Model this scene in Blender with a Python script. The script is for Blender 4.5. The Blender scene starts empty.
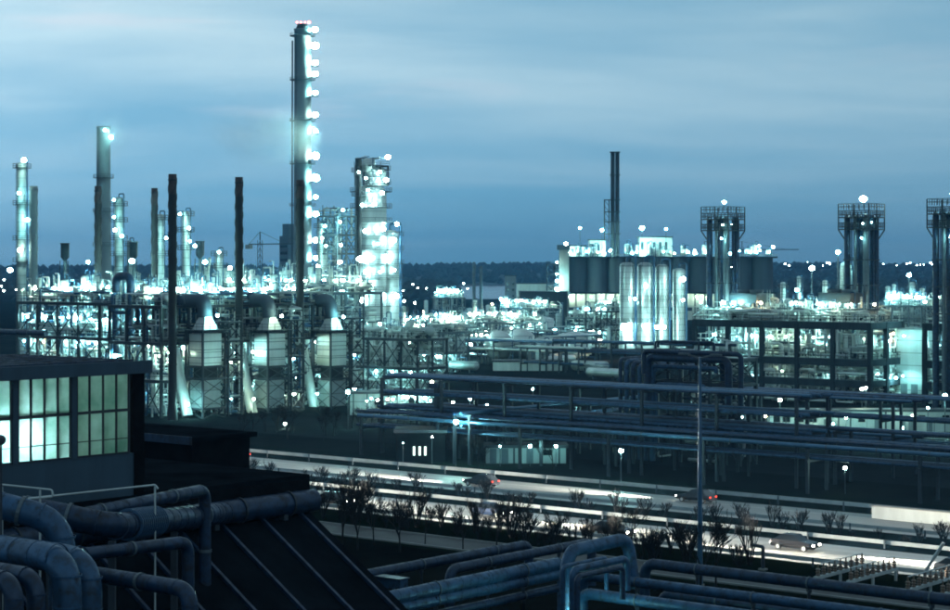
import bpy, math, random
from mathutils import Vector, Matrix
R = random.Random(7)
PI = math.pi
# ------------------------------------------------------------------ camera geometry (level camera, lens shifted down)
F, H, CX, HY = 1860.0, 26.0, 475.0, 268.0          # focal length in photo pixels, eye height, principal column, horizon row
ANG = math.radians(-39.4)                           # the plant grid: U runs right and nearer, W right and away
U = Vector((math.cos(ANG), math.sin(ANG), 0)); W = Vector((-math.sin(ANG), math.cos(ANG), 0))
def P(px, py, Y): return Vector(((px-CX)/F*Y, Y, H-(py-HY)/F*Y))
def G(px, Y, z=0.0): return Vector(((px-CX)/F*Y, Y, z))
def ST(s, t, z=0.0): return U*s + W*t + Vector((0, 0, z))
def st(px, Y): v = G(px, Y); return v.dot(U), v.dot(W)
def zat(py, Y): return H-(py-HY)/F*Y
sc = bpy.context.scene; col = sc.collection
cam = bpy.data.cameras.new('camera'); camo = bpy.data.objects.new('camera', cam); col.objects.link(camo)
camo.location = (0, 0, H); camo.rotation_euler = (PI/2, 0, 0)
cam.sensor_width = 36; cam.lens = F/950*36; cam.shift_y = -37/950; cam.clip_start = 1; cam.clip_end = 60000
sc.camera = camo
# ------------------------------------------------------------------ world, sun, exposure
HAZE = 0.00009
SKY_GAIN, SKY_BASE = 0.66, 0.36
SUN_EL, SUN_AZ = 3.0, -42.0                         # dusk: the last light low ahead on the left
wd = bpy.data.worlds.new('World'); sc.world = wd; wd.use_nodes = True
nt = wd.node_tree; nt.nodes.clear()
def N(t, **k):
    n = nt.nodes.new(t)
    for a, b in k.items(): setattr(n, a, b)
    return n
L = lambda a, b: nt.links.new(a, b)
out = N('ShaderNodeOutputWorld'); bg = N('ShaderNodeBackground'); L(bg.outputs[0], out.inputs[0])
sky = N('ShaderNodeTexSky', sky_type='NISHITA'); sky.sun_disc = False
sky.sun_elevation = math.radians(SUN_EL); sky.sun_rotation = math.radians(SUN_AZ); sky.altitude = 50
sky.air_density = 1.0; sky.dust_density = 1.5; sky.ozone_density = 2.0
def mth(op, a, b=0.0):
    n = N('ShaderNodeMath', operation=op)
    for i, v in enumerate((a, b)):
        if isinstance(v, (int, float)): n.inputs[i].default_value = v
        else: L(v, n.inputs[i])
    return n.outputs[0]
bw = N('ShaderNodeRGBToBW'); L(sky.outputs[0], bw.inputs[0])
dusk = mth('ADD', mth('MULTIPLY', mth('SQRT', bw.outputs[0]), SKY_GAIN), SKY_BASE)          # brighter towards the sunset, darker away from it
tc = N('ShaderNodeTexCoord'); sep = N('ShaderNodeSeparateXYZ'); L(tc.outputs['Generated'], sep.inputs[0])
# cloud layer: direction projected on a flat sheet overhead, long soft streaks; thinner towards the horizon
zc = mth('MAXIMUM', sep.outputs[2], 0.0); za = mth('ADD', zc, 0.11)
dv = N('ShaderNodeVectorMath', operation='DIVIDE'); L(tc.outputs['Generated'], dv.inputs[0])
cmb = N('ShaderNodeCombineXYZ')
for i in range(3): L(za, cmb.inputs[i])
L(cmb.outputs[0], dv.inputs[1])
def cloud(scale, loc, det, rough, lo, hi, dist=.4):
    mp = N('ShaderNodeMapping'); L(dv.outputs[0], mp.inputs[0]); mp.inputs['Scale'].default_value = (0.62, 1.0, 0.0); mp.inputs['Location'].default_value = loc; mp.inputs['Rotation'].default_value = (0, 0, 0.10)
    no = N('ShaderNodeTexNoise'); L(mp.outputs[0], no.inputs['Vector']); no.inputs['Scale'].default_value = scale; no.inputs['Detail'].default_value = det; no.inputs['Roughness'].default_value = rough; no.inputs['Distortion'].default_value = dist
    r = N('ShaderNodeMapRange'); r.interpolation_type = 'SMOOTHSTEP'; L(no.outputs[0], r.inputs[0]); r.inputs[1].default_value = lo; r.inputs[2].default_value = hi; return r.outputs[0]
c1 = cloud(0.7, (3.1, 1.7, 0), 5, .5, .34, .70); c2 = cloud(2.2, (7.3, 4.1, 0), 6, .55, .35, .72)
up = N('ShaderNodeMapRange'); up.interpolation_type = 'SMOOTHSTEP'; L(zc, up.inputs[0]); up.inputs[1].default_value = 0.02; up.inputs[2].default_value = 0.15
cov = mth('ADD', mth('MULTIPLY', up.outputs[0], 0.55), mth('ADD', mth('MULTIPLY', mth('SUBTRACT', c1, .5), mth('ADD', mth('MULTIPLY', up.outputs[0], .55), .22)), mth('MULTIPLY', mth('SUBTRACT', c2, .5), mth('ADD', mth('MULTIPLY', up.outputs[0], .12), .07))))
cov = mth('MINIMUM', mth('MAXIMUM', mth('ADD', cov, .12), 0), 1)
cl = N('ShaderNodeMix', data_type='RGBA'); L(cov, cl.inputs[0])
cl.inputs[6].default_value = (0.13, 0.325, 0.475, 1); cl.inputs[7].default_value = (0.42, 0.58, 0.65, 1)
c3 = cloud(1.5, (1.2, 9.4, 0), 4, .5, .56, .74)                    # a few thicker banks still catch a rosy light
cl2 = N('ShaderNodeMix', data_type='RGBA'); L(mth('MULTIPLY', mth('MULTIPLY', c3, up.outputs[0]), .55), cl2.inputs[0]); L(cl.outputs[2], cl2.inputs[6]); cl2.inputs[7].default_value = (0.52, 0.56, 0.62, 1)
fin = N('ShaderNodeVectorMath', operation='SCALE'); L(cl2.outputs[2], fin.inputs[0]); L(dusk, fin.inputs['Scale'])
L(fin.outputs[0], bg.inputs[0]); bg.inputs[1].default_value = 1.0
sun = bpy.data.lights.new('sun', 'SUN'); suno = bpy.data.objects.new('sun', sun); col.objects.link(suno)
sun.energy = 0.02; sun.angle = math.radians(10); sun.color = (1.0, 0.85, 0.75)
_sd = Vector((math.sin(math.radians(SUN_AZ))*math.cos(math.radians(SUN_EL)), math.cos(math.radians(SUN_AZ))*math.cos(math.radians(SUN_EL)), math.sin(math.radians(SUN_EL))))
suno.rotation_euler = _sd.to_track_quat('Z', 'Y').to_euler(); suno.location = (0, 0, 400)
sc.view_settings.view_transform = 'Standard'; sc.view_settings.look = 'None'; sc.view_settings.gamma = 1; sc.view_settings.exposure = 0.0
sc.view_settings.use_curve_mapping = False
sc.cycles.filter_width = 1.9; sc.cycles.use_denoising = True; sc.cycles.use_light_tree = True
sc.cycles.max_bounces = 5; sc.cycles.diffuse_bounces = 2; sc.cycles.glossy_bounces = 2; sc.cycles.transmission_bounces = 3; sc.cycles.volume_bounces = 2
sc.cycles.use_adaptive_sampling = True; sc.cycles.adaptive_threshold = 0.02
# ------------------------------------------------------------------ materials
M = {}
def mat(name, base, rough=0.6, metal=0.0, var=0.25, scale=0.6, streak=0.0, seam=0.0, bump=0.0, spec=0.5, grime=0.0):
    m = bpy.data.materials.new(name); m.use_nodes = True; t = m.node_tree; b = t.nodes['Principled BSDF']
    b.inputs['Roughness'].default_value = rough; b.inputs['Metallic'].default_value = metal; b.inputs['Specular IOR Level'].default_value = spec
    c = t.nodes.new('ShaderNodeTexCoord'); src = c.outputs['Object']
    nz = t.nodes.new('ShaderNodeTexNoise'); nz.inputs['Scale'].default_value = scale; nz.inputs['Detail'].default_value = 6; nz.inputs['Roughness'].default_value = 0.65
    if streak:
        mpn = t.nodes.new('ShaderNodeMapping'); mpn.inputs['Scale'].default_value = (1, 1, streak); t.links.new(src, mpn.inputs[0]); t.links.new(mpn.outputs[0], nz.inputs['Vector'])
    else: t.links.new(src, nz.inputs['Vector'])
    rp = t.nodes.new('ShaderNodeValToRGB'); t.links.new(nz.outputs[0], rp.inputs[0])
    rp.color_ramp.elements[0].position = 0.3; rp.color_ramp.elements[1].position = 0.72
    rp.color_ramp.elements[0].color = [x*(1-var) for x in base]+[1]; rp.color_ramp.elements[1].color = [min(1, x*(1+var)) for x in base]+[1]
    outc = rp.outputs[0]
    if seam:                                              # cladding joints every `seam` metres of height
        sp = t.nodes.new('ShaderNodeSeparateXYZ'); t.links.new(src, sp.inputs[0])
        md = t.nodes.new('ShaderNodeMath'); md.operation = 'PINGPONG'; md.inputs[1].default_value = seam/2; t.links.new(sp.outputs[2], md.inputs[0])
        lt = t.nodes.new('ShaderNodeMath'); lt.operation = 'LESS_THAN'; lt.inputs[1].default_value = 0.07; t.links.new(md.outputs[0], lt.inputs[0])
        mx = t.nodes.new('ShaderNodeMix'); mx.data_type = 'RGBA'; t.links.new(lt.outputs[0], mx.inputs[0]); t.links.new(outc, mx.inputs[6]); mx.inputs[7].default_value = [x*0.45 for x in base]+[1]
        outc = mx.outputs[2]
    if grime:                                             # blotches of dirt and rust, duller where they sit
        n2 = t.nodes.new('ShaderNodeTexNoise'); n2.inputs['Scale'].default_value = 1.7; n2.inputs['Detail'].default_value = 9; n2.inputs['Roughness'].default_value = 0.7; t.links.new(src, n2.inputs['Vector'])
        r2 = t.nodes.new('ShaderNodeMapRange'); r2.inputs[1].default_value = .5; r2.inputs[2].default_value = .68; t.links.new(n2.outputs[0], r2.inputs[0])
        mg = t.nodes.new('ShaderNodeMix'); mg.data_type = 'RGBA'; t.links.new(r2.outputs[0], mg.inputs[0]); t.links.new(outc, mg.inputs[6]); mg.inputs[7].default_value = (base[0]*.5+.012, base[1]*.3+.005, base[2]*.2, 1); outc = mg.outputs[2]
        r3 = t.nodes.new('ShaderNodeMapRange'); r3.inputs[1].default_value = .4; r3.inputs[2].default_value = .7; r3.inputs[3].default_value = rough; r3.inputs[4].default_value = .8; t.links.new(n2.outputs[0], r3.inputs[0]); t.links.new(r3.outputs[0], b.inputs['Roughness'])
    t.links.new(outc, b.inputs['Base Color'])
    if bump:
        bp = t.nodes.new('ShaderNodeBump'); bp.inputs['Strength'].default_value = bump; bp.inputs['Distance'].default_value = 0.1; t.links.new(nz.outputs[0], bp.inputs['Height']); t.links.new(bp.outputs[0], b.inputs['Normal'])
    M[name] = m; return m
def emit(name, colr, strength):
    m = bpy.data.materials.new(name); m.use_nodes = True; t = m.node_tree; t.nodes.clear()
    o = t.nodes.new('ShaderNodeOutputMaterial'); e = t.nodes.new('ShaderNodeEmission'); e.inputs[0].default_value = (*colr, 1); e.inputs[1].default_value = strength
    t.links.new(e.outputs[0], o.inputs[0]); M[name] = m
mat('steel_dark', (0.022, 0.03, 0.042), 0.55, 0.2, 0.35, 0.5)
mat('steel_mid', (0.08, 0.105, 0.125), 0.5, 0.3, 0.3, 0.5)
mat('steel_pale', (0.36, 0.40, 0.41), 0.45, 0.3, 0.2, 0.8, 0.2)
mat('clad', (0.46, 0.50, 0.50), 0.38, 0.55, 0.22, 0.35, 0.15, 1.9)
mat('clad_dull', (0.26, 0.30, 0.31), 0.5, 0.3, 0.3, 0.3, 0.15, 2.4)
mat('pipe_shine', (0.05, 0.13, 0.22), 0.32, 0.3, 0.3, 0.35)
mat('pipe_blue', (0.005, 0.024, 0.062), 0.36, 0.2, 0.5, 0.9, bump=.12, grime=1)
mat('pipe_pale', (0.02, 0.07, 0.145), 0.36, 0.25, 0.45, 0.9, bump=.12, grime=1)
mat('stack_dark', (0.009, 0.011, 0.015), 0.75, 0.0, 0.5, 0.25, 0.3)
mat('stack_rust', (0.045, 0.03, 0.03), 0.8, 0.0, 0.4, 0.6)
mat('stack_grey', (0.16, 0.19, 0.21), 0.7, 0.0, 0.25, 0.12, 0.2)
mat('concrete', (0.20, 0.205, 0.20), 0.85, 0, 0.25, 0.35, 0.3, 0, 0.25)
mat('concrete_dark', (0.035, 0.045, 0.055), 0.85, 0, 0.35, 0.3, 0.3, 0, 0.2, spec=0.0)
mat('silo', (0.05, 0.065, 0.08), 0.7, 0.0, 0.3, 0.15, 0.08)
mat('white_paint', (0.55, 0.58, 0.56), 0.55, 0, 0.2, 0.5, 0.2)
mat('panel_teal', (0.025, 0.055, 0.085), 0.6, 0.1, 0.25, 0.6, 0.2, 0, 0.1)
mat('bitumen', (0.007, 0.009, 0.012), 0.7, 0, 0.5, 0.4, 0, 0, 0.3, spec=0.0)
mat('brick_dark', (0.008, 0.009, 0.011), 0.9, 0, 0.4, 0.8, spec=0.0)
mat('soil', (0.008, 0.009, 0.008), 0.95, 0, 0.55, 0.05, 0, 0, 0.6, spec=0.0)
mat('grass', (0.006, 0.010, 0.007), 0.95, 0, 0.5, 0.15, 0, 0, 0.8, spec=0.0)
mat('yard', (0.014, 0.017, 0.019), 0.8, 0, 0.45, 0.06, 0, 0, 0.2, spec=.0)
mat('road', (0.24, 0.235, 0.22), 0.6, 0, 0.12, 0.3, 0, 0, 0.1)
mat('line_white', (0.6, 0.6, 0.57), 0.6, 0, 0.15, 1.5)
mat('asphalt', (0.05, 0.05, 0.052), 0.7, 0, 0.3, 0.3)
mat('galv', (0.42, 0.46, 0.46), 0.5, 0.3, 0.2, 0.6)
mat('bark', (0.007, 0.008, 0.009), 0.95, 0, 0.3, 2.0)
mat('forest', (0.014, 0.022, 0.02), 1.0, 0, 0.4, 0.02)
mat('water', (0.02, 0.03, 0.04), 0.18, 0, 0.1, 0.01, 0, 0, 0.05)
mat('rubber', (0.01, 0.01, 0.01), 0.9, 0, 0.2, 3)
mat('tower_blue', (0.05, 0.075, 0.10), 0.7, 0, 0.25, 0.1)
mat('porcelain', (0.16, 0.11, 0.08), 0.3, 0, 0.2, 2)
LC = (0.38, 0.98, 0.93)
emit('lamp_white', LC, 900.0); emit('lamp_white_dim', (.72, 1.0, .72), 340.0)
emit('lamp_big', LC, 600.0); emit('lamp_big_dim', (.62, 1.0, .85), 240.0)
emit('lamp_mid', (.55, 1.0, .95), 170.0); emit('lamp_sodium', (1.0, .62, .28), 260.0)
emit('lamp_far', (0.75, 1.0, 0.95), 60.0)
emit('lamp_soft', LC, 190.0); emit('lamp_room', (.72, 1.0, .98), 900.0); emit('lamp_faint', (.70, 1.0, .80), 160.0)
emit('lamp_red', (1.0, 0.12, 0.10), 20.0)
emit('lamp_warm', (1.0, 0.80, 0.55), 60.0)
emit('tube', (0.62, 1.0, 0.82), 22.0)
emit('lit_window', (0.7, 1.0, 0.9), 2.5)
emit('head_light', (1.0, 0.92, 0.75), 60.0)
emit('tail_light', (1.0, 0.06, 0.03), 4.0)
def car_paint(n, c): mat(n, c, 0.25, 0.2, 0.08, 1.0)
for n, c in (('paint_black', (0.012, 0.012, 0.015)), ('paint_blue', (0.02, 0.04, 0.09)), ('paint_grey', (0.09, 0.10, 0.11)), ('paint_white', (0.45, 0.45, 0.44)), ('paint_red', (0.10, 0.012, 0.012))): car_paint(n, c)
def glassmat():
    m = bpy.data.materials.new('frosted_glass'); m.use_nodes = True; t = m.node_tree; t.nodes.clear()
    o = t.nodes.new('ShaderNodeOutputMaterial'); a = t.nodes.new('ShaderNodeBsdfTranslucent'); b = t.nodes.new('ShaderNodeBsdfGlossy'); x = t.nodes.new('ShaderNodeMixShader')
    nz = t.nodes.new('ShaderNodeTexNoise'); c = t.nodes.new('ShaderNodeTexCoord'); t.links.new(c.outputs['Object'], nz.inputs['Vector']); nz.inputs['Scale'].default_value = 0.55; nz.inputs['Detail'].default_value = 5
    rp = t.nodes.new('ShaderNodeValToRGB'); rp.color_ramp.elements[0].position = 0.33; rp.color_ramp.elements[1].position = 0.7
    rp.color_ramp.elements[0].color = (0.17, 0.37, 0.33, 1); rp.color_ramp.elements[1].color = (0.50, 0.78, 0.76, 1)
    t.links.new(nz.outputs[0], rp.inputs[0]); t.links.new(rp.outputs[0], a.inputs[0]); b.inputs['Roughness'].default_value = 0.25; b.inputs[0].default_value = (0.5, 0.6, 0.65, 1)
    x.inputs[0].default_value = 0.07; t.links.new(a.outputs[0], x.inputs[1]); t.links.new(b.outputs[0], x.inputs[2]); t.links.new(x.outputs[0], o.inputs[0]); M['frosted_glass'] = m
glassmat()
mat('car_glass', (0.01, 0.013, 0.016), 0.08, 0, 0.1, 1)
# ------------------------------------------------------------------ mesh helpers
class MB:
    def __init__(s): s.v = []; s.f = []; s.sm = []
    def _add(s, vs, fs, smooth=False):
        o = len(s.v); s.v += [tuple(v) for v in vs]; s.f += [tuple(i+o for i in f) for f in fs]; s.sm += [smooth]*len(fs); return s
    def mm(s, x0, x1, y0, y1, z0, z1):
        return s._add([(x0,y0,z0),(x1,y0,z0),(x1,y1,z0),(x0,y1,z0),(x0,y0,z1),(x1,y0,z1),(x1,y1,z1),(x0,y1,z1)],
                      [(0,3,2,1),(4,5,6,7),(0,1,5,4),(1,2,6,5),(2,3,7,6),(3,0,4,7)])
    def box(s, c, d): return s.mm(c[0]-d[0]/2, c[0]+d[0]/2, c[1]-d[1]/2, c[1]+d[1]/2, c[2]-d[2]/2, c[2]+d[2]/2)
    def hull8(s, vs): return s._add(vs, [(0,3,2,1),(4,5,6,7),(0,1,5,4),(1,2,6,5),(2,3,7,6),(3,0,4,7)])
    def tube(s, a, b, r, n=8, r2=None, cap=True):
        a = Vector(a); b = Vector(b); r2 = r if r2 is None else r2
        d = (b-a); 
        if d.length < 1e-6: return s
        d.normalize(); up = Vector((0,0,1)) if abs(d.z) < 0.95 else Vector((1,0,0))
        e = d.cross(up).normalized(); g = d.cross(e)
        cs = [(math.cos(2*PI*(i+.5)/n), math.sin(2*PI*(i+.5)/n)) for i in range(n)]
        A = [a+(e*c+g*q)*r for c, q in cs]; B = [b+(e*c+g*q)*r2 for c, q in cs]
        s._add(A+B, [(i, i+n, (i+1)%n+n, (i+1)%n) for i in range(n)], n > 4)
        if cap: s._add(A, [tuple(range(n))]); s._add(B, [tuple(reversed(range(n)))])
        return s
    def path(s, pts, r, n=10, bend=None, seg=5, cap=True):
        pts = [Vector(p) for p in pts]; bend = bend if bend is not None else r*2.2
        q = [pts[0]]
        for i in range(1, len(pts)-1):
            a, b, c = pts[i-1], pts[i], pts[i+1]; d1 = (a-b); d2 = (c-b); k = min(bend, d1.length*.48, d2.length*.48)
            p1 = b+d1.normalized()*k; p2 = b+d2.normalized()*k
            for j in range(seg+1):
                u = j/seg; q.append(p1*(1-u)**2+b*2*u*(1-u)+p2*u*u)
        q.append(pts[-1])
        q = [p for i, p in enumerate(q) if i == 0 or (p-q[i-1]).length > 1e-5]
        d = (q[1]-q[0]).normalized(); up = Vector((0,0,1)) if abs(d.z) < .95 else Vector((1,0,0)); e = d.cross(up).normalized()
        rings = []
        for i, p in enumerate(q):
            d = ((q[i]-q[i-1]).normalized() if i else Vector()) + ((q[i+1]-q[i]).normalized() if i < len(q)-1 else Vector()); d.normalize()
            e = (e-d*e.dot(d)).normalized(); g = d.cross(e)
            rings.append([p+(e*math.cos(2*PI*k/n)+g*math.sin(2*PI*k/n))*r for k in range(n)])
        vs = [v for rg in rings for v in rg]; fs = []
        for i in range(len(rings)-1):
            for k in range(n): fs.append((i*n+k, i*n+(k+1)%n, (i+1)*n+(k+1)%n, (i+1)*n+k))
        s._add(vs, fs, True)
        if cap: s._add(rings[0], [tuple(reversed(range(n)))]); s._add(rings[-1], [tuple(range(n))])
        return s
    def lathe(s, prof, c=(0,0,0), n=16, smooth=True):
        vs = [(c[0]+r*math.cos(2*PI*k/n), c[1]+r*math.sin(2*PI*k/n), c[2]+z) for r, z in prof for k in range(n)]
        fs = [(i*n+k, i*n+(k+1)%n, (i+1)*n+(k+1)%n, (i+1)*n+k) for i in range(len(prof)-1) for k in range(n)]
        return s._add(vs, fs, smooth)
    def ring(s, r, z, t, n=16, c=(0,0,0)):                # thin hoop of square section
        return s.lathe([(r-t, z-t), (r+t, z-t), (r+t, z+t), (r-t, z+t), (r-t, z-t)], c, n, False)
    def sphere(s, c, r, n=10, m=6, sz=1.0):
        return s.lathe([(max(1e-4, r*math.sin(PI*i/m)), -r*sz*math.cos(PI*i/m)) for i in range(m+1)], c, n)
    def mesh(s, name, m):
        me = bpy.data.meshes.new(name); me.from_pydata(s.v, [], s.f); me.polygons.foreach_set('use_smooth', s.sm); me.materials.append(M[m]); me.update(); return me
    def build(s, name, m, parent=None, loc=None, kind=None):
        return obj(name, s.mesh(name, m), parent, loc, kind)
def obj(name, me, parent=None, loc=None, kind=None):
    o = bpy.data.objects.new(name, me); col.objects.link(o)
    if parent: o.parent = parent
    if loc is not None: o.location = loc
    if kind: o['kind'] = kind
    return o
def thing(name, label, cat, loc=(0,0,0), rot=ANG, group=None):
    o = bpy.data.objects.new(name, None); col.objects.link(o); o.empty_display_size = 0.3
    o.location = loc; o.rotation_euler = (0, 0, rot); o['label'] = label; o['category'] = cat
    if group: o['group'] = group
    return o
def copy_tree(o, parent=None):
    c = o.copy(); col.objects.link(c); c.parent = parent
    for ch in o.children: copy_tree(ch, c)
    return c
ORD = ['lowest', 'second', 'third', 'fourth', 'fifth', 'sixth', 'seventh', 'eighth', 'ninth', 'tenth', 'eleventh', 'twelfth', 'thirteenth', 'fourteenth']
# ------------------------------------------------------------------ lamps (each a thing: bracket + glowing globe)
_lm = {}; LR = random.Random(3)
def lamp(pos, label, r=0.4, kind='lamp_white', group=None, pole=0.0, arm=None, name='lamp', host=None):
    """pos = centre of the globe; pole = height of the post under it; arm = direction of a short wall bracket"""
    r = round(r*LR.choice((.6, .75, .9, 1.1, 1.45))*.76, 2); kind = LR.choice((kind, kind, kind, kind+'_dim', kind+'_dim', 'lamp_sodium' if LR.random() < .22 else kind)) if kind in ('lamp_white', 'lamp_big') else kind
    at = Vector(pos)-Vector((0, 0, pole))
    if host is None: t = thing(name, label, 'lamp', at, 0, group)
    key = ('g', round(r, 2), kind)
    if key not in _lm: _lm[key] = MB().sphere((0,0,0), r, 8, 5, 0.85).mesh('globe', kind)
    gm = _lm[key]
    key = ('b', round(r, 2), round(pole, 1), tuple(arm) if arm else None)
    if key not in _lm:
        b = MB()
        if pole: b.tube((0,0,0), (0,0,pole-r*.8), max(.05, .03*pole**.5), 6)
        b.lathe([(r*.15, r*1.25), (r*.75, r*.95), (r*.8, r*.8), (r*.15, r*1.0)], (0, 0, pole), 8)
        if arm: b.tube((0,0,r*1.1), (arm[0]*(r+.8), arm[1]*(r+.8), r*1.1), 0.06, 5)
        _lm[key] = b.mesh('bracket', 'steel_mid')
    if host is None: obj('globe', gm, t, (0, 0, pole)); obj('bracket', _lm[key], t)
    else:                                                 # bolted to its host: a part of it
        t = obj('lamp', _lm[key], host); a_ = -host.rotation_euler.z; t.rotation_euler = (0, 0, a_); t.location = Matrix.Rotation(a_, 3, 'Z') @ (at-host.location)
        obj('globe', gm, t, (0, 0, pole))
    return t
# ------------------------------------------------------------------ the setting
def sheet(name, m, s0, s1, t0, t1, z, parent=None):
    o = MB()._add([(s0,t0,0),(s1,t0,0),(s1,t1,0),(s0,t1,0)], [(0,1,2,3)]).build(name, m, parent)
    o.rotation_euler = (0,0,ANG); o.location = (0,0,z)
    if not parent: o['kind'] = 'structure'
    return o
g = MB()._add([(-8000,-500,0),(8000,-500,0),(8000,8000,0),(-8000,8000,0)], [(0,1,2,3)]).build('ground', 'soil'); g['kind'] = 'structure'; g.location.z = -0.02
def roadmat(name, base):
    m = mat(name, base, 0.55, 0, 0.2, 0.3); t = m.node_tree
    nz = [n for n in t.nodes if n.type == 'TEX_NOISE'][0]; c = [n for n in t.nodes if n.type == 'TEX_COORD'][0]
    mpn = t.nodes.new('ShaderNodeMapping'); mpn.inputs['Scale'].default_value = (0.012, 1.6, 1); t.links.new(c.outputs['Object'], mpn.inputs[0]); t.links.new(mpn.outputs[0], nz.inputs['Vector'])  # tyre-wear streaks in the colour, also standing in for traffic's light trails
    nz.inputs['Scale'].default_value = 1.0; nz.inputs['Detail'].default_value = 8
roadmat('road_concrete', (0.42, 0.41, 0.38)); roadmat('road_worn_trails', (0.28, 0.28, 0.27))
sheet('verge', 'grass', -700, 400, 130, 190, 0.0)
RN0, RN1, RF0, RF1 = 145.0, 156.2, 166.6, 178.0
rn = sheet('road', 'road_concrete', -700, 400, RN0, RN1, 0.012); rf = sheet('road', 'road_worn_trails', -700, 400, RF0, RF1, 0.012)
for rd, a, b in ((rn, RN0, RN1), (rf, RF0, RF1)):
    for tt in (a+.45, b-2.9):
        o = MB()._add([(-700,tt,0),(400,tt,0),(400,tt+.22,0),(-700,tt+.22,0)], [(0,1,2,3)]).build('edge_line', 'line_white', rd, (0,0,.005))
    dm = MB()._add([(0,0,0),(6,0,0),(6,.18,0),(0,.18,0)], [(0,1,2,3)]).mesh('lane_dash', 'line_white')
    for k in range(26): obj('lane_dash', dm, rd, (-300+k*18, (a+b)/2-1.1, .005))
svc = sheet('service_road', 'asphalt', -700, 400, 131.5, 136.5, 0.012)
for tt in (131.2, 136.5): MB().mm(-700, 400, tt, tt+.25, -.02, .13).build('kerb', 'concrete', svc)
sheet('yard', 'yard', -620, 420, 205, 900, 0.004)
# crash barriers: rail strips on posts
def barrier(t, s0, s1, label, m='galv', h=0.78, wide=0.36):
    o = thing('crash_barrier', label, 'crash barrier', ST(0, t)); 
    MB().mm(s0, s1, -.06, .06, h-wide, h).build('rail', m, o)
    pm = MB().mm(-.08, .08, -.14, -.06, 0, h).mesh('post', 'steel_mid'); n = int((s1-s0)/8)
    for k in range(n): obj('post', pm, o, (s0+4+k*8, 0, 0))
barrier(179.2, -420, 10, 'long pale crash barrier along the far edge of the road', wide=0.42, h=0.95)
barrier(165.6, -420, 10, 'crash barrier on the far side of the planted road median')
barrier(157.2, -420, 10, 'crash barrier on the near side of the planted road median')
barrier(143.8, -420, 10, 'low crash barrier along the near edge of the road')
s0, t0 = st(950, gyv := F*H/(527-HY))
w_ = thing('parapet_wall', 'pale low concrete parapet slab beyond the road at right edge', 'wall', ST(s0, t0+1.0))
MB().mm(-9, 14, -.3, .3, 0, 1.3).build('slab', 'white_paint', w_); MB().mm(-9.2, 14.2, -.42, .42, 1.3, 1.42).build('coping', 'concrete', w_)
# far land: a low wooded ridge, one mass of crowns
PRF = [(2700, 0), (3000, 8), (3600, 22), (4400, 27), (5400, 20), (7000, 0)]
def ridge(x): return 0.85+0.22*math.sin(x*.0021+1.1)+.08*math.sin(x*.006)
h = MB(); nx = 60; vs = []
for i in range(nx+1):
    x = -2600+5200*i/nx
    for yy, zz in PRF: vs.append((x*yy/2500, yy, zz*ridge(x)-(.5 if zz == 0 else 0)))
h._add(vs, [(i*6+j, (i+1)*6+j, (i+1)*6+j+1, i*6+j+1) for i in range(nx) for j in range(5)], True)
o = h.build('hill', 'forest'); o['kind'] = 'structure'
def hz(x, y):
    for (a, za), (b, zb) in zip(PRF, PRF[1:]):
        if a <= y <= b: return (za+(zb-za)*(y-a)/(b-a))*ridge(x*2500/y)
    return 0
wt = MB()._add([G(455, 2690, .01), G(455, 1560, .01), G(560, 1560, .01), G(575, 2690, .01)], [(0,1,2,3)]).build('water', 'water'); wt['kind'] = 'structure'
h = MB()
for k in range(7500):
    y = 1500+2600*R.random(); x = (R.random()-.5)*.9*y; px = CX+x/y*F
    if 458 < px < 566 and y < 2720: continue
    r = 4+5*R.random(); c = Vector((x, y, hz(x, y)+r*.55)); n = 6
    vs = []
    for i, (rr, z) in enumerate(((.55, -.7), (1, -.1), (.75, .55), (.12, 1.05))):
        for q in range(n):
            a = 2*PI*(q+.5*i)/n; e = r*rr*(.75+.5*R.random()); vs.append((c.x+e*math.cos(a), c.y+e*math.sin(a), c.z+r*z*(.9+.2*R.random())))
    h._add(vs, [(i*n+q, i*n+(q+1)%n, (i+1)*n+(q+1)%n, (i+1)*n+q) for i in range(3) for q in range(n)]+[tuple(range(3*n, 4*n))])
o = h.build('far_wood', 'forest'); o['kind'] = 'stuff'; o['label'] = 'dark blue mass of trees along the horizon'; o['category'] = 'wood'
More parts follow.
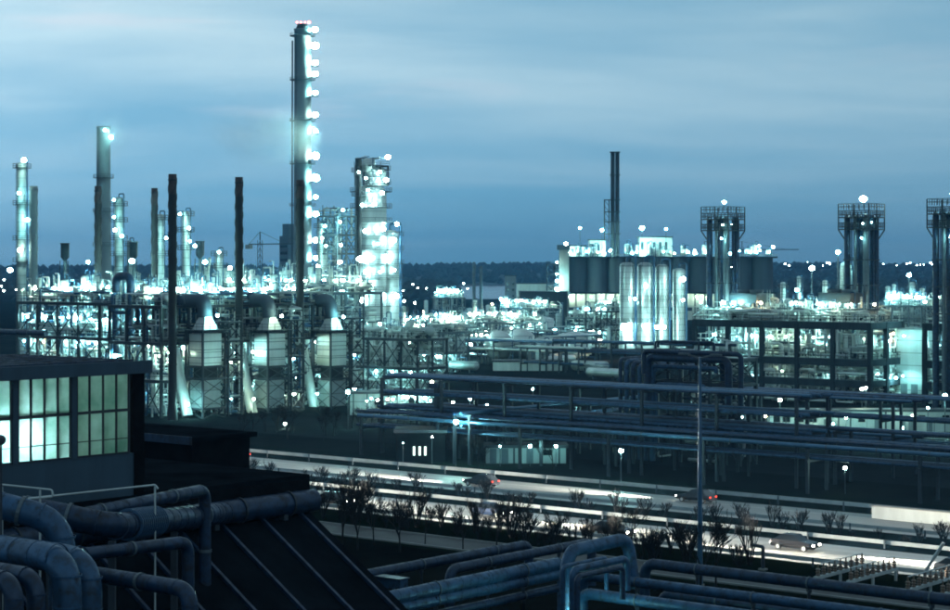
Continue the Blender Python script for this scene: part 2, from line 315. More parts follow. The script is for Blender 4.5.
# ------------------------------------------------------------------ generic plant builders
def rail_box(mb, x0, x1, y0, y1, z, t=.045, step=2.5):
    for zz in (z+.55, z+1.1):
        for a, b in (((x0,y0),(x1,y0)), ((x1,y0),(x1,y1)), ((x1,y1),(x0,y1)), ((x0,y1),(x0,y0))): mb.tube((*a,zz), (*b,zz), t, 4, cap=False)
    for a, b in (((x0,y0),(x1,y0)), ((x1,y0),(x1,y1)), ((x1,y1),(x0,y1)), ((x0,y1),(x0,y0))):
        d = math.hypot(b[0]-a[0], b[1]-a[1]); n = max(1, int(d/step))
        for i in range(n): u = i/n; mb.tube((a[0]+(b[0]-a[0])*u, a[1]+(b[1]-a[1])*u, z), (a[0]+(b[0]-a[0])*u, a[1]+(b[1]-a[1])*u, z+1.1), t, 4, cap=False)
LASTF = [None]
def steel_frame(name, label, s, t, nu, nw, bu, bw, levels, m='steel_dark', pw=.4, bh=.5, decks=None, rails=True, brace=.4, cat='steel frame', pipes=30, pm='pipe_pale', seed=1, extra=0.0):
    """origin = near-left corner at (s,t); u bays along +U, w bays along +W"""
    rr = random.Random(seed); o = thing(name, label, cat, ST(s, t)); X, Yw = nu*bu, nw*bw; top = levels[-1]; LASTF[0] = o
    post = MB().mm(-pw/2, pw/2, -pw/2, pw/2, 0, top+extra).mesh('post', m)
    for i in range(nu+1):
        for j in range(nw+1): obj('post', post, o, (i*bu, j*bw, 0))
    b1 = MB().mm(pw/2, X-pw/2, -pw*.36, pw*.36, -bh, 0).mesh('beam', m); b2 = MB().mm(-pw*.33, pw*.33, pw/2, Yw-pw/2, -bh*.9, -.02).mesh('cross_beam', m)
    for li, z in enumerate(levels):
        for j in range(nw+1): obj('beam', b1, o, (0, j*bw, z))
        for i in range(nu+1): obj('cross_beam', b2, o, (i*bu, 0, z))
        if decks is None or li in decks:
            MB().mm(-.3, X+.3, -.3, Yw+.3, z+.01, z+.09).build('deck', 'steel_mid', o)
            if rails: q = MB(); rail_box(q, -.3, X+.3, -.3, Yw+.3, z+.09); q.build('handrail', m, o)
    zs = [0]+list(levels)
    bm_ = {}
    for k in range(len(levels)):
        for j in (0, nw):
            for i in range(nu):
                if rr.random() < brace:
                    key = ('u', k)
                    if key not in bm_: bm_[key] = MB().tube((0,0,zs[k]+.2), (bu,0,zs[k+1]-bh), .11, 4).tube((bu,0,zs[k]+.2), (0,0,zs[k+1]-bh), .11, 4).mesh('brace', m)
                    obj('brace', bm_[key], o, (i*bu, j*bw, 0))
        for i in (0, nu):
            for j in range(nw):
                if rr.random() < brace:
                    key = ('w', k)
                    if key not in bm_: bm_[key] = MB().tube((0,0,zs[k]+.2), (0,bw,zs[k+1]-bh), .11, 4).tube((0,bw,zs[k]+.2), (0,0,zs[k+1]-bh), .11, 4).mesh('brace', m)
                    obj('brace', bm_[key], o, (i*bu, j*bw, 0))
    if pipes:                                            # tangle of small lines, orthogonal runs
        for part in range(3):
            q = MB()
            for _ in range(pipes//3):
                p = Vector((rr.uniform(0, X), rr.uniform(0, Yw), rr.choice(zs)+rr.uniform(.3, 3))); pts = [p]; ax = rr.randrange(3)
                for _k in range(rr.randint(2, 5)):
                    d = Vector((0,0,0)); ln = rr.uniform(2, 9)*(1 if rr.random() < .5 else -1); d[ax] = ln; n2 = pts[-1]+d
                    n2.x = min(max(n2.x, .3), X-.3); n2.y = min(max(n2.y, .3), Yw-.3); n2.z = min(max(n2.z, .4), top+extra+2.0)
                    if (n2-pts[-1]).length > .8: pts.append(n2)
                    ax = (ax+rr.choice((1, 2))) % 3
                if len(pts) > 1: q.path(pts, rr.choice((.09, .12, .16, .22, .3)), 6, seg=2)
            if q.v: q.build('pipework', (pm, 'clad', 'steel_pale')[part], o, kind='stuff')
    return o
def drum(s, t, z, r, h, label, m='clad', group=None, horiz=False, along='u', legs=True, n=14):
    o = thing('horizontal_drum' if horiz else 'vertical_drum', label, 'drum', ST(s, t, z), ANG if along == 'u' else ANG+PI/2, group)
    if horiz:
        q = MB(); pr = [(1e-3, -h/2-r*.5), (r*.6, -h/2-r*.38), (r*.92, -h/2-r*.15), (r, -h/2), (r, h/2), (r*.92, h/2+r*.15), (r*.6, h/2+r*.38), (1e-3, h/2+r*.5)]
        q.lathe(pr, (0,0,0), n); q.v = [(v[2], v[1], v[0]+r+.6) for v in q.v]; q.f = [tuple(reversed(f)) for f in q.f]; q.build('shell', m, o)
        for x in (-h*.32, h*.32): MB().mm(x-.2, x+.2, -r*.7, r*.7, 0, r*.75+.2).build('saddle', 'steel_dark', o)
        MB().tube((h*.15, 0, r*2+.5), (h*.15, 0, r*2+1.6), .16, 6).tube((h*.15, 0, r*2+1.5), (-h*.3, 0, r*2+1.5), .12, 6).build('nozzle', 'pipe_pale', o)
    else:
        lg = .8 if legs else 0
        pr = [(r*.25, lg-.0), (r*.75, lg+r*.1), (r, lg+r*.4), (r, lg+h-r*.45), (r*.9, lg+h-r*.2), (r*.55, lg+h), (1e-3, lg+h+r*.08)]
        MB().lathe(pr, (0,0,0), n).build('shell', m, o)
        if legs:
            lm_ = MB().mm(-.1, .1, -.1, .1, 0, lg+r*.5).mesh('leg', 'steel_dark')
            for k in range(4): a = PI/4+k*PI/2; obj('leg', lm_, o, (r*.9*math.cos(a), r*.9*math.sin(a), 0))
        MB().path([(0,0,lg+h), (0,0,lg+h+r*.9+.3), (r*1.35,0,lg+h+r*.9+.3), (r*1.35,0,lg*.4)], max(.1, r*.14), 6, seg=3).build('overhead_pipe', 'pipe_pale', o)
    return o
def column(px, Y, ytop, wpx, label, plats=(), m='clad', name='column', cat='column', wtop=None, n=20, dome=True, ladder=True, z0=0.0, group=None, pipe=True, gap=1.1, px_is_left=False):
    """round process column standing at depth Y; plats = rows in the photo where it has platforms"""
    r = wpx/F*Y/2; rt = (wtop or wpx)/F*Y/2; top = zat(ytop, Y); o = thing(name, label, cat, G(px, Y, z0), ANG, group); hh = top-z0
    pr = [(r*1.12, 0), (r*1.12, 1.2), (r, 1.6)]
    nseg = 6
    for i in range(1, nseg+1): pr.append((r+(rt-r)*i/nseg, 1.6+(hh-1.6-(rt*.6 if dome else 0))*i/nseg))
    if dome: pr += [(rt*.86, hh-rt*.25), (rt*.5, hh-rt*.06), (1e-3, hh)]
    else: pr += [(rt*1.06, hh-.02), (rt*1.06, hh+.5), (rt*.86, hh+.5), (rt*.84, hh-3)]
    MB().lathe(pr, (0,0,0), n).build('shell', m, o)
    for py in plats:
        z = zat(py, Y)-z0; rl = r+(rt-r)*z/hh
        q = MB(); q.lathe([(rl*1.0, 0), (rl+gap, 0), (rl+gap, .12), (rl*1.0, .12)], (0,0,0), n, False)
        p = q.build('platform', 'steel_dark', o, (0,0,z))
        q = MB()
        for zz in (.6, 1.15): q.ring(rl+gap-.05, zz, .045, n)
        for k in range(10): a = 2*PI*k/10; q.tube(((rl+gap-.05)*math.cos(a), (rl+gap-.05)*math.sin(a), .1), ((rl+gap-.05)*math.cos(a), (rl+gap-.05)*math.sin(a), 1.15), .045, 4, cap=False)
        q.build('handrail', 'steel_dark', p)
    if ladder:
        a = PI*1.28-ANG; q = MB(); ex = Vector((math.cos(a), math.sin(a), 0)); ey = Vector((-ex.y, ex.x, 0))
        for sgn in (-.28, .28): q.tube(ex*(r+.35)+ey*sgn, ex*(rt+.35)+ey*sgn+Vector((0,0,hh-.6)), .06, 4)
        z = 1.0
        while z < hh-1: rl = r+(rt-r)*z/hh; q.tube(ex*(rl+.35)-ey*.28+Vector((0,0,z)), ex*(rl+.35)+ey*.28+Vector((0,0,z)), .04, 4, cap=False); z += max(.6, hh/70)
        q.build('ladder', 'steel_dark', o)
    if pipe and dome:
        rp = max(.14, r*.16); a = -PI*.18-ANG; ex = Vector((math.cos(a), math.sin(a), 0))
        MB().path([(0,0,hh-.1), (0,0,hh+r*.7), ex*(r+rp+.3)+Vector((0,0,hh+r*.7)), ex*(r+rp+.3)+Vector((0,0,1.0))], rp, 8, seg=4).build('overhead_pipe', 'pipe_pale', o)
    return o
def deck_clutter(host, s, t, X, Yw, z, n, seed, hmax=4.5, rmax=1.1):
    rr = random.Random(seed)
    for k in range(n):
        a, b = rr.uniform(1.2, X-1.2), rr.uniform(1.2, Yw-1.2); kind = rr.random(); m = rr.choice(('clad', 'clad', 'clad_dull', 'steel_pale', 'white_paint'))
        mm = {'clad': 'silver', 'clad_dull': 'dull grey', 'steel_pale': 'pale steel', 'white_paint': 'white'}[m]
        if kind < .6: drum(s+a, t+b, z+.1, rr.uniform(.4, rmax), rr.uniform(2, hmax), f'small {mm} upright drum on {host}', m, f'upright drums on {host}', n=10)
        else: drum(s+a, t+b, z+.1, rr.uniform(.4, rmax*.8), rr.uniform(2.5, 5), f'small {mm} lying drum on {host}', m, f'lying drums on {host}', True, rr.choice('uw'), n=10)
def deck_lamps(host, s, t, X, Yw, z, n, seed, r=.35, pole=2.6, kind='lamp_white', label=None, on=None):
    rr = random.Random(seed); on = LASTF[0]
    for k in range(n): lamp(ST(s+rr.uniform(.2, X-.2), t+rr.uniform(.2, Yw-.2), z+pole+.1), label or f'white lamp on a short post on {host}', r, kind, f'lamps on {host}', pole, host=on)
def hang_lamps(host, s, t, X, Yw, z, n, seed, r=.32, kind='lamp_white', drop=1.0, on=None):
    rr = random.Random(seed); on = LASTF[0]
    for k in range(n): 
        p = ST(s+X*(k+.5)/n+rr.uniform(-.5, .5), t+rr.uniform(.3, Yw-.3), z-drop)
        lamp(p, f'white lamp hanging under {host}', r, kind, f'lamps hanging under {host}', arm=(1, 0), host=on)
# ------------------------------------------------------------------ foreground: glazed roof house, its block, annex
s0, t0 = st(131, 93.0); ZD = 14.6
blk = thing('lower_block', 'dark flat roofed works block below the glazed roof house', 'building', ST(s0, t0))
MB().mm(-14, 7.2, -60, 12.5, 0, ZD-.25).build('wall', 'brick_dark', blk); MB().mm(-14.2, 7.0, -60.2, 12.7, ZD-.25, ZD).build('roof', 'bitumen', blk)
hb = thing('glazed_house', 'flat roofed house with tall lit greenish factory windows at left edge', 'building', ST(s0, t0, ZD))
zt = 21.35-ZD; zs_, zh = 16.75-ZD, 20.85-ZD
MB().mm(-.28, 0, -14.3, .83, 0.02, zs_).build('sill_wall', 'panel_teal', hb)
MB().mm(-.3, .02, 0.1, .85, zs_, zt-.5).build('end_panel', 'brick_dark', hb); MB().mm(.003, .06, .18, .85, 0.02, zs_).build('end_panel', 'brick_dark', hb)
MB().mm(-9, -.3, .6, .84, .02, zt-.5).build('end_wall', 'brick_dark', hb)
MB().mm(-9.25, -9, -14.3, .84, .02, zt-.5).build('back_wall', 'white_paint', hb)
MB().mm(-9, -.3, -14.3, -14.05, .02, zt-.5).build('end_wall', 'brick_dark', hb)
MB().mm(-.3, .03, -14.3, .09, zh, zt-.5).build('lintel', 'panel_teal', hb)
rf_ = MB().mm(-9.9, .3, -14.9, 1.0, zt-.5, zt-.06).build('roof', 'steel_dark', hb)
for k in range(8): MB().mm(-9.6+k*1.22, -9.45+k*1.22, -14.8, .95, zt-.06, zt+.04).build('roof_seam', 'pipe_blue', rf_)
MB().mm(.301, .40, -14.95, 1.05, zt-.62, zt+.02).build('fascia', 'panel_teal', rf_)
bay0 = [(-3.43, -.1), (-6.9, -3.73), (-10.35, -7.2), (-13.9, -10.65)]
for bi, (a, b) in enumerate(bay0):
    MB().mm(-.26, .09, b, b+.28, zs_, zh-.003).build('pilaster', 'panel_teal', hb) if bi else None
    wn = MB().mm(-.16, .05, a, b, zs_, zs_+.09).mm(-.16, .05, a, b, zh-.09, zh).mm(-.16, .05, a, a+.08, zs_+.09, zh-.09).mm(-.16, .05, b-.08, b, zs_+.09, zh-.09).build('window', 'steel_dark', hb)
    zm = zs_+(zh-zs_)*.53
    MB().mm(-.15, .04, a+.08, b-.08, zm-.07, zm+.07).build('transom', 'steel_dark', wn)
    for k in range(1, 4):
        x = a+(b-a)*k/4; MB().mm(-.12, .03, x-.04, x+.04, zs_+.09, zm-.07).mm(-.12, .03, x-.04, x+.04, zm+.07, zh-.09).build('mullion', 'steel_dark', wn)
    MB().mm(-.1, .015, a+.08, b-.08, zs_+.75, zs_+.79).build('glazing_bar', 'steel_dark', wn)
    for k in range(4):
        x0, x1 = a+(b-a)*k/4+.04, a+(b-a)*(k+1)/4-.04
        for z0_, z1_ in ((zs_+.09, zm-.07), (zm+.07, zh-.09)): MB()._add([(-.05, x0, z0_), (-.05, x1, z0_), (-.05, x1, z1_), (-.05, x0, z1_)], [(0,1,2,3)]).build('pane', 'frosted_glass', wn)
for k, (y, x, z, rr_, kd) in enumerate(((-6.25, -1.0, 3.3, .15, 'lamp_room'), (-8.6, -1.2, 3.2, .15, 'lamp_room'), (-2.2, -4.5, 5.0, .16, 'lamp_faint'), (-5.0, -5, 5.2, .2, 'lamp_faint'), (-10.0, -5, 5.2, .2, 'lamp_faint'))):
    lamp(ST(s0+x, t0+y, ZD+z), ['bright lamp glowing behind the lower panes of the second window', 'lamp glowing behind the window at left frame edge', 'dim lamp deep inside behind the right window', 'dim ceiling lamp deep inside behind the second window', 'dim ceiling lamp deep inside behind the left window'][k], rr_, kd)
sa, ta = st(192, 117.5)
an = thing('annex', 'dark windowless annex with pale roof edge right of the glazed house', 'building', ST(sa, ta))
MB().mm(-24, 0, 0, 5.0, 0, 15.0).build('wall', 'brick_dark', an); MB().mm(-24.3, .35, -.35, 5.35, 15.0, 15.3).build('roof', 'bitumen', an); MB().mm(-24.3, .4, -.4, -.352, 14.85, 15.36).build('fascia', 'pipe_blue', an)
# sloping ribbed roof falling away to the right of the block
sr, tr = s0+7.2, t0+12.5
sl = thing('ribbed_roof', 'dark sloping roof with raised ribs below the ridge duct', 'roof', ST(s0+.4, t0, 0))
MB().hull8([(0, -32, 12.2), (17, -32, 1.5), (17, 12.4, 1.5), (0, 12.4, 12.2), (0, -32, 12.5), (17, -32, 1.8), (17, 12.4, 1.8), (0, 12.4, 12.5)]).build('roof_sheet', 'bitumen', sl)
rb = MB().tube((0, 0, 12.62), (17, 0, 1.92), .13, 4).mesh('rib', 'pipe_blue')
for k in range(13): obj('rib', rb, sl, (0, 11.5-k*2.9, 0))
MB().mm(16.0, 16.8, -31.8, 12.2, 0, 1.7).build('wall', 'brick_dark', sl); MB().mm(.2, 16.6, 12.0, 12.3, 0, 1.9).build('end_wall', 'brick_dark', sl)
# keep the block's own body clear of the sloping roof
blk.location = ST(s0-7.0, t0)
rd = thing('ridge_duct', 'fat dark round duct lying along the ridge of the ribbed roof', 'duct', ST(s0+.4, t0, 13.2))
MB().path([(0, -13, 0), (0, 12.6, 0)], .62, 16).build('duct', 'pipe_blue', rd)
for k in range(7): MB().lathe([(.6,-.06),(.70,-.06),(.70,.06),(.6,.06)], (0,0,0), 16, False).build('flange', 'steel_dark', rd, (0, -11+k*3.6, 0)).rotation_euler = (PI/2, 0, 0)
for k in range(5): MB().mm(-.5, .5, -.15, .15, -.8, -.5).build('saddle', 'steel_dark', rd, (0, -10+k*5, 0))
# big ducts in the lower left corner
def big_pipe(name, label, pts, r, m='pipe_blue', n=18, bend=None, flanges=True, ribs=0, cat='pipe'):
    o = thing(name, label, cat, pts[0], 0); L0 = [Vector(p)-Vector(pts[0]) for p in pts]
    MB().path(L0, r, n, bend if bend else r*2.2, 8).build('shell', m, o)
    if flanges:
        for i in range(len(L0)-1):
            d = L0[i+1]-L0[i]; ln = d.length; k = max(1, int(ln/6)); q = d.to_track_quat('Z', 'Y')
            for j in range(k):
                f = MB().lathe([(r*.98,-.07),(r*1.13,-.07),(r*1.13,.07),(r*.98,.07)], (0,0,0), n, False).build('flange', 'steel_mid', o, L0[i]+d*((j+.5)/k)); f.rotation_euler = q.to_euler()
            bn = int(ln/1.1); bme = MB().lathe([(r*.98,-.035),(r*1.035,-.035),(r*1.035,.035),(r*.98,.035)], (0,0,0), n, False).mesh('clamp_band', m)
            for j in range(bn if 1.1 < ln < 40 else 0): obj('clamp_band', bme, o, L0[i]+d*((j+.5)/bn)).rotation_euler = q.to_euler()
    return o
YB = 66.0
def vbend(px, pyt, Y, r, label, left=9.0, m='pipe_blue'):
    c = P(px, pyt, Y); a = c-U*left; b = Vector((c.x, c.y, 0)); big_pipe('bent_pipe', label, [a, c, b], r, m, bend=r*2.4)
vbend(88, 562, 68.5, .52, 'thick blue pipe bending down, right one of the big pair', m='pipe_pale')
vbend(67, 560, 66.5, .52, 'thick blue pipe bending down, left one of the big pair', m='pipe_pale')
vbend(36, 578, 65, .33, 'medium blue pipe bending down beside the big pair')
vbend(14, 582, 64, .33, 'medium blue pipe bending down nearest the left frame edge')
vbend(190, 590, 67, .30, 'slim pipe running right and bending down at bottom left', 5.4)
a = P(-20, 500, 72); b = P(62, 522, 72); big_pipe('insulated_duct', 'pale thick duct bending down below the glazed house', [a, b, Vector((b.x, b.y, 0))], .52, 'pipe_pale', bend=1.2)
a = P(24, 508, 80); b = P(112, 527, 80); c = d = ST(s0+.4, t0+6, 13.2)
o = big_pipe('corrugated_duct', 'long ribbed duct curving to the right below the glazed house', [a, b, c], .56, 'pipe_blue', bend=2.0)
for p_ in (a+(b-a)*.3, b, b+(c-b)*.5): MB().mm(-.15, .15, -.15, .15, -p_.z, -.6).build('trestle', 'steel_dark', o, p_-a)
dq = (c-b); q = dq.to_track_quat('Z', 'Y').to_euler()
cm = MB().lathe([(.6,-.05),(.72,-.04),(.72,.04),(.6,.05)], (0,0,0), 18, False).mesh('rib', 'pipe_pale')
for k in range(14): obj('rib', cm, o, b-a+dq*(.12+.016*k)).rotation_euler = q
a = P(60, 519, 80); b = P(205, 490, 92); big_pipe('side_duct', 'dark duct along the foot of the annex', [a, b, Vector((b.x, b.y, 9))], .30)
a = P(70, 556, 77); b = P(188, 542, 83); big_pipe('flat_duct', 'dim blue duct below the ribbed duct', [a, b, Vector((b.x, b.y, 5))], .28)
hr = thing('guard_rail', 'pale tubular guard rail in front of the glazed house', 'railing', ST(s0, t0, ZD), 0)
def L_(p): return p-hr.location
MB().path([L_(P(-6, 484, 75)), L_(P(52, 490, 75)), L_(P(53, 497, 75)), L_(P(16, 500, 75)), L_(P(155, 485, 84)), L_(P(158, 489, 84))], .045, 6, .1).build('rail', 'galv', hr)
for p_ in (P(2, 487, 75), P(40, 490, 75), P(155, 485.5, 84)): MB().tube(L_(p_), L_(Vector((p_.x, p_.y, 0))), .045, 6).build('post', 'galv', hr)
vp = thing('vent_pipe', 'short vent post with round cap at left frame edge', 'vent', Vector((P(1, 460, 70).x, 70, 0)), 0)
MB().tube((0,0,0), (0,0,zat(441, 70)), .05, 6).build('post', 'steel_dark', vp); MB().sphere((0,0,zat(440, 70)), .2, 10, 6).build('cap', 'steel_dark', vp)
# ------------------------------------------------------------------ foreground pipe bundles, bottom centre and right
def bnd(o, r, m, d, q, k, n):
    if k: return
    b_ = int(d.length/1.6); me = MB().lathe([(r*.98,-.035),(r*1.035,-.035),(r*1.035,.035),(r*.98,.035)], (0,0,0), 14, False).mesh('clamp_band', m)
    for j in range(b_): obj('clamp_band', me, o, d*((j+.5)/b_)).rotation_euler = q
def low_pipe(label, a, b, r, m='pipe_blue', sup=True, name='pipeline', bent=True):
    o = thing(name, label, 'pipe', a, 0); d = b-a
    MB().path([(0,0,-a.z), (0,0,0), d, d+Vector((0,0,-b.z))] if bent else [(0,0,0), d], r, 14, r*2.4, 6).build('shell', m, o); n = max(2, int(d.length/9)); q = d.to_track_quat('Z', 'Y').to_euler()
    for k in range(n):
        c = d*((k+.5)/n); bnd(o, r, m, d, q, k, n); f = MB().lathe([(r*.97,-.06),(r*1.12,-.06),(r*1.12,.06),(r*.97,.06)], (0,0,0), 14, False).build('flange', 'steel_mid', o, c); f.rotation_euler = q
        if sup:
            z = a.z+c.z; MB().mm(-.12, .12, -r*1.1, r*1.1, -r-.22, -r+.03).mm(-.1, .1, -.1, .1, -z, -r-.22).build('support', 'steel_dark', o, c)
    return o
s1, t1 = st(450, 127)
for k, (py, r, m) in enumerate(((586, .48, 'pipe_pale'), (597, .42, 'pipe_pale'), (612, .3, 'pipe_blue'))):
    z = zat(py, 127); low_pipe(['upper of two pale blue pipes rising right at bottom centre', 'lower of two pale blue pipes rising right at bottom centre', 'thin dark pipe under the two pale pipes'][k], ST(s1, t1-16, z), ST(s1, t1+13, z), r, m)
z = zat(578, 140); s2, t2 = st(350, 140); low_pipe('long dark pipe climbing from bottom left to the loop', ST(s2, t2-24, z), ST(s2, t2+22, z), .4, 'pipe_blue')
z = zat(560, 143); s2, t2 = st(500, 143); low_pipe('dark thick pipe behind the pale pair', ST(s2, t2-6, z), ST(s2, t2+12, z), .38, 'pipe_blue')
jb = thing('junction_box', 'small blue junction box on the pipe bundle', 'box', P(392, 589, 128)+Vector((0,0,0)))
MB().mm(-1.1, 1.1, -.4, .4, .1, .75).build('cabinet', 'pipe_pale', jb); MB().mm(-1.2, 1.2, -.5, .5, .75, .83).build('lid', 'pipe_blue', jb); MB().mm(-.15, .15, -.15, .15, -jb.location.z, .1).build('leg', 'steel_dark', jb)
Yl = 128.0
def loop(label, pts, r, m='pipe_blue'): return big_pipe('pipe_loop', label, pts, r, m, 14, r*2.4, False)
a = P(566, 600, Yl); b = P(570, 568, Yl); b.x = a.x; c = b+W*.6+Vector((0,0,1.1)); 
e = c+W*6.8; f = e+U*1.2; 
loop('thick blue pipe loop arching over the small ones at bottom centre', [Vector((a.x, a.y, 0)), b, c, e+Vector((0,0,.1)), Vector((e.x+.5, e.y, 3.0))], .46, 'pipe_pale')
for k, (px, pt, ln) in enumerate(((563, 567, 5.0), (573, 570, 6.2), (577, 577, 5.2))):
    a = P(px, pt, Yl-4-k); loop(['slim outer pipe loop', 'middle pipe loop', 'inner pipe loop'][k]+' of the nested loops at bottom centre', [Vector((a.x, a.y, 0)), a, a+W*ln, a+W*ln+Vector((0,0,-2.2))], (.16, .26, .2)[k], ('pipe_pale', 'pipe_pale', 'pipe_blue')[k])
for k, (px, py, Yk, r, m) in enumerate(((640, 583, 132, .36, 'pipe_pale'), (640, 601, 128, .40, 'pipe_pale'), (700, 570, 140, .42, 'pipe_blue'), (720, 602, 133, .34, 'pipe_blue'), (760, 612, 134, .3, 'pipe_blue'))):
    z = zat(py, Yk); sk, tk = st(px, Yk)
    low_pipe(['pale lit pipe running right from the nested loops, farther one', 'pale lit pipe running right from the nested loops, nearer one', 'dark blue pipe nearest the bare tree at bottom right', 'dim blue pipe between the lit pipes and frame bottom', 'dim pipe lowest at the bottom right'][k], ST(sk-5, tk, z), ST(sk+52, tk, z), r, m)
lamp(P(588, 618, 126), 'hidden lamp glowing under the nested pipe loops', .3, 'lamp_soft', pole=2.2)
# switchgear gantry with rows of insulators at the right
for k, (px, py, Yk, ln) in enumerate(((815, 577, 150, 8.5), (905, 590, 146, 9.0))):
    z = zat(py, Yk); sk, tk = st(px, Yk); o = thing('switchgear_gantry', ['steel switchgear gantry with a row of insulators', 'steel switchgear gantry with insulators at right frame edge'][k], 'gantry', ST(sk, tk))
    MB().mm(-.15, .15, 0, ln, z-.25, z).build('beam', 'galv', o); MB().mm(2.8, 3.1, 0, ln, z-.25, z).build('beam', 'galv', o)
    for x in (0, 2.95):
        for y in (.2, ln/2, ln-.2): MB().mm(x-.09, x+.09, y-.09, y+.09, 0, z-.25).build('post', 'galv', o)
    im = MB().lathe([(.05,0),(.2,.05),(.2,.12),(.09,.2),(.2,.26),(.2,.33),(.09,.42),(.2,.48),(.2,.55),(.06,.65),(.06,.95),(.001,.95)], (0,0,0), 8, False).mesh('insulator', 'porcelain')
    for x in (0, 2.95):
        for j in range(9): obj('insulator', im, o, (x, .5+j*(ln-1)/8, z))
    MB().tube((0,.5,z+.95), (0,ln-.5,z+.95), .05, 5).tube((2.95,.5,z+.95), (2.95,ln-.5,z+.95), .05, 5).build('busbar', 'galv', o)
    MB().tube((0,0,z-.3), (2.95,0,.4), .05, 4).tube((0,ln,z-.3), (2.95,ln,.4), .05, 4).build('brace', 'galv', o)
ms = thing('leaning_boom', 'pale slanting boom arm by the switchgear at right', 'boom', P(925, 572, 150)); MB().tube((0,0,0), P(945, 541, 150)-P(925, 572, 150), .14, 6).build('arm', 'galv', ms); MB().tube((0,0,0), (0,0,-ms.location.z), .14, 6).build('post', 'steel_mid', ms)
fp = thing('fence_post', 'single dark cranked post beside the road', 'post', G(763, 160)); MB().path([(0,0,0), (0,0,zat(547, 160)), (-1.0,0,zat(546, 160))], .16, 6, .2).build('post', 'steel_dark', fp)
MB().mm(-.3, .3, -.3, .3, 0, .15).build('foot', 'concrete', fp)
mp_ = thing('lighting_mast', 'tall slim pale unlit lighting mast in front of the pipe racks', 'mast', G(700, 150))
hm = zat(357, 150); MB().tube((0,0,0), (0,0,hm), .24, 10, .11).build('pole', 'pipe_shine', mp_); MB().tube((0,0,0), (0,0,.5), .36, 10).build('base', 'concrete', mp_)
for sgn in (-1, 1): MB().tube((0,0,hm-.1), (sgn*1.1,0,hm+.15), .06, 6).mm(sgn*1.5-.5, sgn*1.5+.5, -.16, .16, hm+.1, hm+.28).build('luminaire', 'steel_mid', mp_)
# ------------------------------------------------------------------ furnace row (three heaters in a line along W)
STK = [(172.5, 318), (239, 331), (300, 345)]
def stack(px, Y, ytop, wpx, label, m='stack_dark', band=True, name='heater_stack', rings=9, group=None):
    r = wpx/F*Y/2; h = zat(ytop, Y); o = thing(name, label, 'stack', G(px, Y), ANG, group)
    pr = [(r*1.25, 0), (r*1.25, 1.0), (r, 3.0)]
    MB().lathe(pr+[(r*.97, h-3.5)], (0,0,0), 16).build('shaft', m, o)
    MB().lathe([(r*.97, h-3.5), (r*.97, h), (r*.8, h), (r*.78, h-2)], (0,0,0), 16).build('tip', 'stack_rust' if band else m, o)
    rg = MB().lathe([(r*.96,-.1),(r*1.1,-.1),(r*1.1,.1),(r*.96,.1)], (0,0,0), 16, False).mesh('stiffening_ring', m)
    for k in range(rings): obj('stiffening_ring', rg, o, (0,0, 5+(h-6)*k/(rings-1)))
    if rings > 6:                                         # spiral wind strakes
        for ph in range(3):
            q = MB(); n = 34; pts = [((r*1.02)*math.cos(ph*2.09+i*.35), (r*1.02)*math.sin(ph*2.09+i*.35), h*.62+h*.37*i/n) for i in range(n+1)]
            for p0, p1 in zip(pts, pts[1:]): q.tube(p0, p1, .09, 4, cap=False)
            q.build('strake', m, o)
    return o
SL = ['tall black stack in front of the left furnace', 'tall black stack beside the middle furnace', 'tall black stack beside the right furnace, against the bright chimney']
FURN = [(203, 321), (268, 334), (330.5, 348)]
